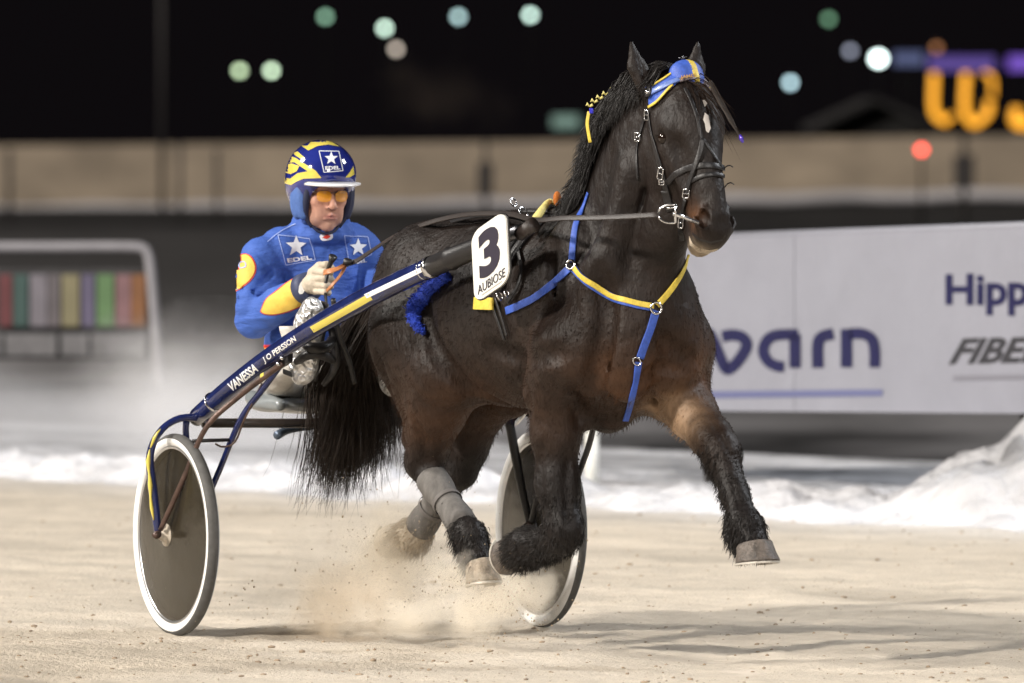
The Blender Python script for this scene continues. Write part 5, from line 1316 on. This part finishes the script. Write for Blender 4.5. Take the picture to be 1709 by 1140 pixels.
def grow(poly, k):
    cx = sum(p[0] for p in poly) / len(poly); cy = sum(p[1] for p in poly) / len(poly)
    return [(x + (x - cx) / math.hypot(x - cx, y - cy) * k, y + (y - cy) / math.hypot(x - cx, y - cy) * k) for x, y in poly]
def smoothpoly(poly, step=4): p = resample([Vector((*q, 0)) for q in poly] + [Vector((*poly[0], 0))], step); return [(q.x, q.y) for q in p[:-1]]
pe_ = smoothpoly([(437, 519), (446, 500), (463, 487), (482, 472), (499, 464), (508, 474), (513, 489), (512, 502), (490, 514), (462, 523), (444, 523)])
D('elbow_patch', 'poly', [grow(pe_, 2.6)], m=JR, off=.0025); D('elbow_patch', 'poly', [pe_], m=JY, off=.0045)
ps_ = smoothpoly([(393, 438), (402, 427), (414, 427), (423, 438), (425, 452), (418, 466), (406, 477), (394, 484), (391, 462)])
D('sleeve_badge', 'poly', [grow(ps_, 2.4)], m=JR, off=.0025); D('sleeve_badge', 'poly', [ps_], m=JY, off=.0045)
D('badge_mark', 'poly', stroke([(401, 440), (409, 438), (411, 446), (402, 448), (401, 440)], 1.8), m=JL, off=.006, step=6)
D('badge_mark', 'poly', stroke([(392, 461), (397, 458), (396, 464), (392, 467)], 1.6), m=BLUE, off=.006, step=6)
def star(cx, cy, r, sk=0.0, q=.42):
    return [(cx + math.sin(math.pi * i / 5) * (r if i % 2 == 0 else r * q) + sk * math.cos(math.pi * i / 5) * r, cy - math.cos(math.pi * i / 5) * (r if i % 2 == 0 else r * q)) for i in range(10)]
def starpoly(cx, cy, r, sk=0.0):
    s_ = star(cx, cy, r, sk); return [[s_[i - 1], s_[i], s_[(i + 1) % 10]] for i in range(0, 10, 2)] + [[s_[i] for i in range(1, 10, 2)]]
def logo(fr, cx, cy, r, tq, parent=jk, bv=None, off=.003, lw=1.3, sk=0.0):
    D('logo_frame', 'poly', stroke(fr + [fr[0]], lw) if False else sum([stroke([fr[i], fr[(i + 1) % 4]], lw) for i in range(4)], []), m=JL if parent is jk else JW, off=off, parent=parent, bv=bv, step=5)
    D('logo_star', 'poly', starpoly(cx, cy, r, sk), m=JW, off=off, parent=parent, bv=bv, step=5)
    D('logo_lettering', 'text', ('EDEL', .035), tq, m=JW, off=off + .0006, parent=parent, bv=bv, step=4)
logo([(464, 393), (517, 398), (526, 434), (477, 442)], 494, 411, 18, [(480, 438), (521, 433), (519, 426), (478, 431)])
logo([(574, 393), (613, 396), (620, 426), (582, 440)], 597, 413, 15.5, [(586, 441), (613, 438), (612, 432), (585, 434)])
D('collar_badge', 'poly', [smoothpoly([(533, 395), (537, 390), (550, 389), (555, 393), (552, 399), (538, 401)], 3)], m=JW, off=.004); D('badge_mark', 'poly', [smoothpoly([(538, 396), (545, 392), (551, 394), (545, 398)], 2)], m=JR, off=.006, step=6)
D('zip_seam', 'poly', stroke([(547, 398), (549, 430), (549, 450)], 1.4), m=BLUE, off=.003)
D('yoke_seam', 'poly', stroke([(494, 374), (470, 386), (446, 404)], 1.3), m=JL, off=.003)

# ---- trousers
g = SDF(np.array(P(400, 720, 32.9)) - np.array([.02, 1.15, .05]), np.array(P(700, 560, 32.9)) + np.array([.04, .05, .05]), .0065)
g.ell(PE, (.175, .140, .100), .05, DBS)
for a, b, c in ((THR, KNR, ANR), (THL, KNL, ANL)): g.cap(a, b, .088, .066, .04); g.cap(b, c, .062, .050, .03)
g.cap(ANR, P(486, 545, 31.93), .045, .040, .03)
V, F = g.mesh(); del g; V = noisy(V, F, .014, 12, 121, (1, 1, 2)); F = outward(V, F)
obj('trousers', V, F, mat('white_trousers', (.66, .64, .60), .7, vary=(16, .16, (1, 1, 1)), bump=[(18, .008, (1, 1, 2)), (300, .0005, (1, 1, 1))]), person)
# ---- boots in crumpled silver covers
FOIL = mat('silver_foil', (.74, .74, .74), .36, metal=.8)
nt = FOIL.node_tree; tc = nt.nodes.new('ShaderNodeTexCoord'); vo = nt.nodes.new('ShaderNodeTexVoronoi'); vo.feature = 'F1'; vo.inputs['Scale'].default_value = 22
no = nt.nodes.new('ShaderNodeTexNoise'); no.inputs['Scale'].default_value = 20; no.inputs['Detail'].default_value = 2; mxv = nt.nodes.new('ShaderNodeMix'); mxv.data_type = 'VECTOR'; mxv.inputs[0].default_value = .12
nt.links.new(tc.outputs['Object'], no.inputs['Vector']); nt.links.new(tc.outputs['Object'], mxv.inputs[4]); nt.links.new(no.outputs['Color'], mxv.inputs[5]); nt.links.new(mxv.outputs[1], vo.inputs['Vector'])
bp = nt.nodes.new('ShaderNodeBump'); bp.inputs['Distance'].default_value = .018; nt.links.new(vo.outputs['Distance'], bp.inputs['Height']); nt.links.new(bp.outputs[0], nt.nodes['Principled BSDF'].inputs['Normal'])
def boot(heel, ball, toe, ankle):
    lo = np.min([heel, ball, toe, ankle], axis=0) - .09; hi = np.max([heel, ball, toe, ankle], axis=0) + .09; g = SDF(lo, hi, .005)
    g.cap(heel, ball, .046, .048, .03); g.cap(ball, toe, .048, .040, .03); g.cap(heel.lerp(ball, .25), ankle, .048, .050, .03)
    V, F = g.mesh(); V = noisy(V, F, .016, 26, 131); F = outward(V, F); b = obj('boot', V, F, FOIL, person)
    ax = (toe - heel).normalized(); off = Vector((.85, .50, -.1)) * .040; pts = [heel.lerp(toe, t) + off for t in (-.10, .1, .35, .6, .85, 1.12)]
    n = off.normalized(); obj('sole', *ribbon(pts, [n] * 6, [.060, .072, .062, .070, .084, .050], .014), BLK, b)
    return b
boot(P(505, 621, 31.86), P(518, 540, 31.84), P(523, 516, 31.82), P(490, 585, 31.97))
boot(P(655, 640, 31.96), P(668, 560, 31.92), P(672, 540, 31.92), ANL)

# ---- gloves: palm, four fingers of unequal length curled over the rein, thumb along the top
GLV = mat('beige_glove', (.50, .43, .34), .7, vary=(30, .18, (1, 1, 1)), bump=[(60, .004, (1, 1, 1))]); CUF = mat('navy_cuff', (.035, .045, .10), .6, bump=[(80, .002, (1, 1, 1))])
def glove(W, cx, cy, Y, vis=True):
    c = P(cx, cy, Y); k = Y / FPX; q = lambda x, y, d=0: P(cx + x, cy + y, Y + d)
    g = SDF(np.array(c) - .11, np.array(c) + .11, .0034)
    g.cap(W, q(-10, 3, .015), .030, .034, .02); g.ell(q(-8, 2, .012), (.026, .030, .048), .02)
    for i, (y, ln, r) in enumerate(((-14, 1.0, .0125), (-3, 1.08, .0130), (8.5, 1.02, .0125), (19, .82, .0112))):
        kn = q(-9 + i * .8, y, -.012); p1 = q(6 * ln + i, y + 1.5, -.040); p2 = q(16 * ln, y + 2.5, -.018); p3 = q(11 * ln, y + 3, .004)
        for a, b_, r0, r1 in ((kn, p1, r * 1.08, r), (p1, p2, r, r * .92), (p2, p3, r * .92, r * .8)): g.cap(a, b_, r0, r1, .0045)
    th = [q(-14, -12, .004), q(-2, -23, -.010), q(10, -25, -.020), q(19, -21, -.026)]
    for a, b_, r0, r1 in ((th[0], th[1], .017, .0145), (th[1], th[2], .0145, .0125), (th[2], th[3], .0125, .010)): g.cap(a, b_, r0, r1, .006)
    V, F = g.mesh(); F = outward(V, F); o = obj('glove', V, F, GLV, person)
    ax = (c - W).normalized(); a = W - ax * .012; b_ = W + ax * .036
    V, F = tube([a, a.lerp(b_, .1), a.lerp(b_, .9), b_], [.044, .056, .052, .038], 24); cf = obj('cuff', V, F, CUF, o); return o, bvh_of(V, F), cf
gl, cb, cf = glove(WRR, 535, 467, 32.12)
decal('cuff_mark', cb, 'poly', [[(504 + 5.5 * math.cos(a) + 1.5 * math.sin(a), 480 - 11 * math.sin(a)) for a in np.linspace(0, 6.2832, 18)[:-1]]], None, WHT, cf, .002, 4)
glove(WRL, 662, 458, 32.20)

# ---- helmet
g = SDF(np.array(HC) - .20, np.array(HC) + .24, .0038)
def EH(r, f, u, rad, k=.012, op='add'): g.ell(h3(r, f, u), rad, k, HBs, op)
EH(0, -.012, .058, (.121, .140, .118), .02); EH(0, -.03, .00, (.112, .115, .10), .04)
EH(0, .115, -.085, (.076, .13, .128), .012, 'sub'); EH(0, .02, -.15, (.16, .20, .085), .012, 'sub'); EH(0, .10, -.02, (.066, .10, .055), .012, 'sub')
V, F = g.mesh(); del g; F = outward(V, F)
HEL = mat('helmet_lacquer', (.014, .022, .17), .10, coat=1.0, vary=(9, .2, (1, 1, 1))); hl_o = obj('helmet', V, F, HEL, person); HELB = bvh_of(V, F)
HY = mat('helmet_yellow', (.66, .54, .10), .18, coat=1.0, vary=(30, .12, (1, 1, 1)))
def z2(p): return [(470 + x / 6.707, 225 + y / 6.707) for x, y in p]
for i, p in enumerate(([(75, 270), (100, 240), (160, 260), (260, 325), (380, 400), (445, 482), (370, 478), (280, 400), (150, 312)], [(36, 350), (110, 320), (200, 350), (170, 410), (100, 440), (38, 420)],
          [(24, 480), (100, 490), (180, 430), (290, 410), (400, 440), (440, 484), (250, 490), (170, 522), (110, 562), (28, 545)], [(130, 205), (180, 188), (262, 260), (240, 288), (150, 228)],
          [(215, 122), (290, 126), (330, 80), (370, 44), (450, 55), (560, 82), (650, 135), (520, 112), (400, 128), (300, 178)], [(800, 350), (812, 445), (760, 475), (712, 478), (760, 420)], [(60, 300), (130, 290), (150, 305), (80, 318)])):
    decal('flame', HELB, 'poly', [z2(p)], None, HY, hl_o, .0012, 4)
logo(z2([(420, 182), (640, 186), (685, 402), (475, 420)]), *z2([(555, 265)])[0], 11.5, z2([(490, 396), (655, 388), (650, 350), (486, 354)]), parent=hl_o, bv=HELB, off=.0012, lw=1.2)
# peak
V = []; F = []; n = 22
for i in range(n + 1):
    a = -.98 + 1.96 * i / n; r_, f_ = math.sin(a), math.cos(a)
    for rad, du in ((.094, .004), (.094, -.006), (.128, -.010), (.131, -.006), (.128, -.002)):
        V.append(h3(r_ * rad * .98, f_ * rad * 1.22 + .012 + (.008 if rad > .1 else 0), .040 + du))
for i in range(n):
    for j in range(5): F.append([i * 5 + j, i * 5 + (j + 1) % 5, (i + 1) * 5 + (j + 1) % 5, (i + 1) * 5 + j])
F += [[0, 1, 2, 3, 4], [n * 5 + k for k in (4, 3, 2, 1, 0)]]
obj('peak', V, F, mat('white_peak', (.76, .75, .76), .35, coat=.5), hl_o)
PAD = mat('ear_pad', (.06, .13, .36), .6, bump=[(60, .003, (1, 1, 1))], vary=(20, .3, (1, 1, 1))); PADD = mat('dark_lining', (.012, .016, .045), .7)
for s in (-1, 1):
    g = SDF(np.array(HC) - .18, np.array(HC) + .15, .005); g.ell(h3(.090 * s, .005, -.025), (.026, .046, .078), .01, HBs); g.cap(h3(.088 * s, .035, .02), h3(.080 * s, .045, -.085), .018, .014, .02)
    V, F = g.mesh(); F = outward(V, F); po = obj('ear_pad', V, F, PAD if s == 1 else PADD, hl_o)
    obj('pad_edge', *tube(resample([h3(.074 * s, .070, .030), h3(.079 * s, .064, -.02), h3(.074 * s, .050, -.085), h3(.052 * s, .052, -.125)], .01), [.012, .013, .010, .005], 10), PADD, hl_o)
obj('chin_strap', *tube(resample([h3(-.060, .045, -.110), h3(-.03, .06, -.138), h3(0, .066, -.145), h3(.03, .06, -.138), h3(.060, .045, -.110)], .008), .005, 8), PADD, hl_o)
# ---- amber glasses
AMB = mat('amber_lens', (.72, .30, .005), .06, spec=.8, alpha=.66); gl_e = bpy.data.objects.new('glasses', None); COL.objects.link(gl_e); gl_e.parent = person
for s in (-1, 1):
    pts = []
    for i in range(24):
        a = 2 * math.pi * i / 24; x, y = math.cos(a), math.sin(a); pts.append((abs(x) ** .75 * math.copysign(1, x) * .0255, abs(y) ** .8 * math.copysign(1, y) * .0195 - (.003 if y < 0 else 0)))
    V = [h3(.0325 * s, .119, -.006)] + [h3(.0325 * s + x, .119 - (abs(.0325 * s + x) ** 2) * 4.5 + .004, -.006 + y) for x, y in pts]
    obj('lens', V, [[0, 1 + i, 1 + (i + 1) % 24] for i in range(24)], AMB, gl_e)
    obj('lens_rim', *tube([V[1 + i] for i in range(2, 12)], .0011, 6), DSTEEL, gl_e)
    obj('temple', *tube([h3(.056 * s, .104, .006), h3(.070 * s, .085, .006), h3(.076 * s, .03, .006)], .0016, 6), DSTEEL, gl_e)
obj('bridge', *tube(resample([h3(-.010, .122, .004), h3(0, .125, .008), h3(.010, .122, .004)], .004), .0014, 6), DSTEEL, gl_e)

# ================================================================== REINS
reins = empty('reins', P(700, 380, 31.5), 'long dark leather reins running from the driver hands to the bit', 'reins')
def rein(name, pts, wd, m, nrm_=(-.4, -.7, .5)): p = resample(pts, .03); return obj(name, *ribbon(p, [Vector(nrm_).normalized()] * len(p), wd, .004), m, reins)
rein('rein', [P(1100, 358, 30.02), P(1050, 361, 30.1), P(1000, 363, 30.2), P(940, 364, 30.33), P(893, 367, 30.5), P(850, 357, 30.85), P(790, 357, 31.15), P(745, 364, 31.35), P(700, 377, 31.5), P(655, 396, 31.7), P(618, 420, 31.92), P(594, 436, 32.0), P(577, 441, 32.04)], .020, BRN)
rein('rein', [P(893, 372, 30.6), P(850, 363, 30.9), P(800, 360, 31.2), P(740, 374, 31.5), P(690, 395, 31.7), P(665, 425, 31.95), P(668, 445, 32.12)], .016, BLK)
rein('rein', [P(868, 352, 31.0), P(900, 352, 30.9), P(960, 352, 30.7)], .014, BLK)
rein('hand_loop', [P(576, 441, 32.03), P(565, 448, 32.0), P(552, 452, 31.985), P(540, 455, 32.0)], .022, TAN)
rein('hand_loop', [P(577, 443, 32.03), P(569, 458, 32.0), P(557, 473, 31.99), P(545, 486, 32.0)], .012, TAN)
MB().tube([P(573, 436, 32.02), P(580, 438, 32.02), P(588, 437, 32.0)], [.012, .016, .008], 8).build('rein_keeper', BLK, reins)
wh = empty('whip', P(552, 440, 32.05), 'black knob-ended whip butt in the driver hand', 'whip')
MB().tube([P(556, 428, 32.02), P(553, 436, 32.03), P(548, 448, 32.06)], [.016, .010, .008], 12).build('butt', BLK, wh)
MB().tube([P(548, 448, 32.06), P(542, 480, 32.08), P(546, 520, 32.05), P(552, 560, 32.0)], [.008, .006, .005, .004], 8).build('stick', BLK, wh)

# ================================================================== SAND THROWN UP BY THE HOOVES
def dust_mat(name, dens, scale, seed, col=(.965, .90, .79)):
    m = bpy.data.materials.new(name); m.use_nodes = True; nt = m.node_tree; nt.nodes.clear(); N = nt.nodes; L = nt.links
    out = N.new('ShaderNodeOutputMaterial'); pv = N.new('ShaderNodeVolumePrincipled'); pv.inputs['Color'].default_value = (*col, 1); pv.inputs['Anisotropy'].default_value = .1
    tc = N.new('ShaderNodeTexCoord'); no = N.new('ShaderNodeTexNoise'); no.noise_dimensions = '4D'; no.inputs['W'].default_value = seed; no.inputs['Scale'].default_value = scale; no.inputs['Detail'].default_value = 5; no.inputs['Roughness'].default_value = .62
    L.new(tc.outputs['Object'], no.inputs['Vector'])
    ln = N.new('ShaderNodeVectorMath'); ln.operation = 'LENGTH'; L.new(tc.outputs['Generated'], ln.inputs[0])
    sub = N.new('ShaderNodeVectorMath'); sub.operation = 'SUBTRACT'; sub.inputs[1].default_value = (.5, .5, .5); L.new(tc.outputs['Generated'], sub.inputs[0]); L.new(sub.outputs[0], ln.inputs[0])
    fo = N.new('ShaderNodeMapRange'); fo.inputs[1].default_value = .5; fo.inputs[2].default_value = .05; fo.inputs[3].default_value = 0; fo.inputs[4].default_value = 1; L.new(ln.outputs['Value'], fo.inputs[0])
    ad = N.new('ShaderNodeMath'); ad.operation = 'MULTIPLY_ADD'; L.new(no.outputs[0], ad.inputs[0]); ad.inputs[1].default_value = 2.8; ad.inputs[2].default_value = -1.78
    a2 = N.new('ShaderNodeMath'); a2.operation = 'ADD'; L.new(ad.outputs[0], a2.inputs[0])
    f2 = N.new('ShaderNodeMath'); f2.operation = 'MULTIPLY'; L.new(fo.outputs[0], f2.inputs[0]); f2.inputs[1].default_value = .85; L.new(f2.outputs[0], a2.inputs[1])
    mx = N.new('ShaderNodeMath'); mx.operation = 'MAXIMUM'; L.new(a2.outputs[0], mx.inputs[0]); mx.inputs[1].default_value = 0
    mu = N.new('ShaderNodeMath'); mu.operation = 'MULTIPLY'; L.new(mx.outputs[0], mu.inputs[0]); mu.inputs[1].default_value = dens
    L.new(mu.outputs[0], pv.inputs['Density']); L.new(pv.outputs[0], out.inputs['Volume']); return m
def puff(c, r, dens, scale, seed, name='sand_dust'):
    bm = bmesh.new(); bmesh.ops.create_uvsphere(bm, u_segments=24, v_segments=14, radius=1)
    for v in bm.verts: v.co = Vector(c) + Vector((v.co.x * r[0], v.co.y * r[1], v.co.z * r[2]))
    V, F = bm_data(bm); bm.free(); o = obj(name, V, F, dust_mat('dust', dens, scale, seed), None); tag(o, kind='stuff'); return o
puff(P(655, 925, 32.05), (.34, .30, .28), 14, 6, 1.3)
o = puff(P(600, 1005, 31.75), (.42, .34, .20), 12, 6, 2.1); o.data.materials[0].node_tree.nodes['Principled Volume'].inputs['Color'].default_value = (.91, .81, .67, 1)
puff(P(815, 1000, 31.05), (.28, .28, .22), 16, 7, 3.4)
puff(P(725, 1030, 31.3), (.50, .30, .13), 11, 7, 4.2)
puff(P(540, 960, 32.2), (.55, .4, .22), 4, 4, 7.7)
puff(P(880, 985, 31.9), (.24, .25, .18), 20, 6, 6.1)
# fine powder snow whirled up behind the sulky
for a in ((P(150, 690, 50), (3.2, 3.5, .36), .60, 1.1, 8.8), (P(420, 690, 46), (1.9, 3.0, .50), .65, 1.4, 9.9), (P(330, 640, 36), (.9, 1.2, .35), .9, 2.2, 3.3)):
    o = puff(*a, name='powder_snow'); o.data.materials[0].node_tree.nodes['Principled Volume'].inputs['Color'].default_value = (.93, .94, .98, 1)
# dim mist hanging in the lamplight far beyond the wall
o = puff(P(745, 165, 300), (3.4, 3.0, 2.0), .055, .5, 12.1, name='lamp_mist'); o.data.materials[0].node_tree.nodes['Principled Volume'].inputs['Color'].default_value = (.62, .50, .40, 1)
# flying grains
gv = []; gf = []; n = 0; bm = bmesh.new(); bmesh.ops.create_icosphere(bm, subdivisions=1, radius=1); v0, f0 = bm_data(bm); bm.free(); v0 = np.array(v0)
for (cx, cy, Y, sx, sz, cnt) in ((650, 930, 32.0, .16, .10, 420), (600, 1010, 31.75, .20, .07, 520), (815, 1000, 31.05, .13, .09, 500), (880, 1040, 31.4, .12, .05, 200), (760, 950, 31.3, .30, .16, 200), (480, 990, 32.0, .25, .08, 60)):
    c = P(cx, cy, Y)
    for i in range(cnt):
        p = np.array(c) + rng.normal(size=3) * (sx, sx, sz)
        if p[2] < .01: p[2] = .012 + .03 * rng.random()
        r = .0009 + .0030 * rng.random() ** 5
        gv.append(v0 * (1 + rng.uniform(-.3, .3, (len(v0), 1))) * r + p); gf += [[a + n for a in f] for f in f0]; n += len(v0)
o = obj('flying_sand', np.concatenate(gv), np.array(gf), mat('flung_sand', (.34, .27, .19), .95, spec=.1), None, True, origin=(0, 0, 0)); tag(o, kind='stuff')
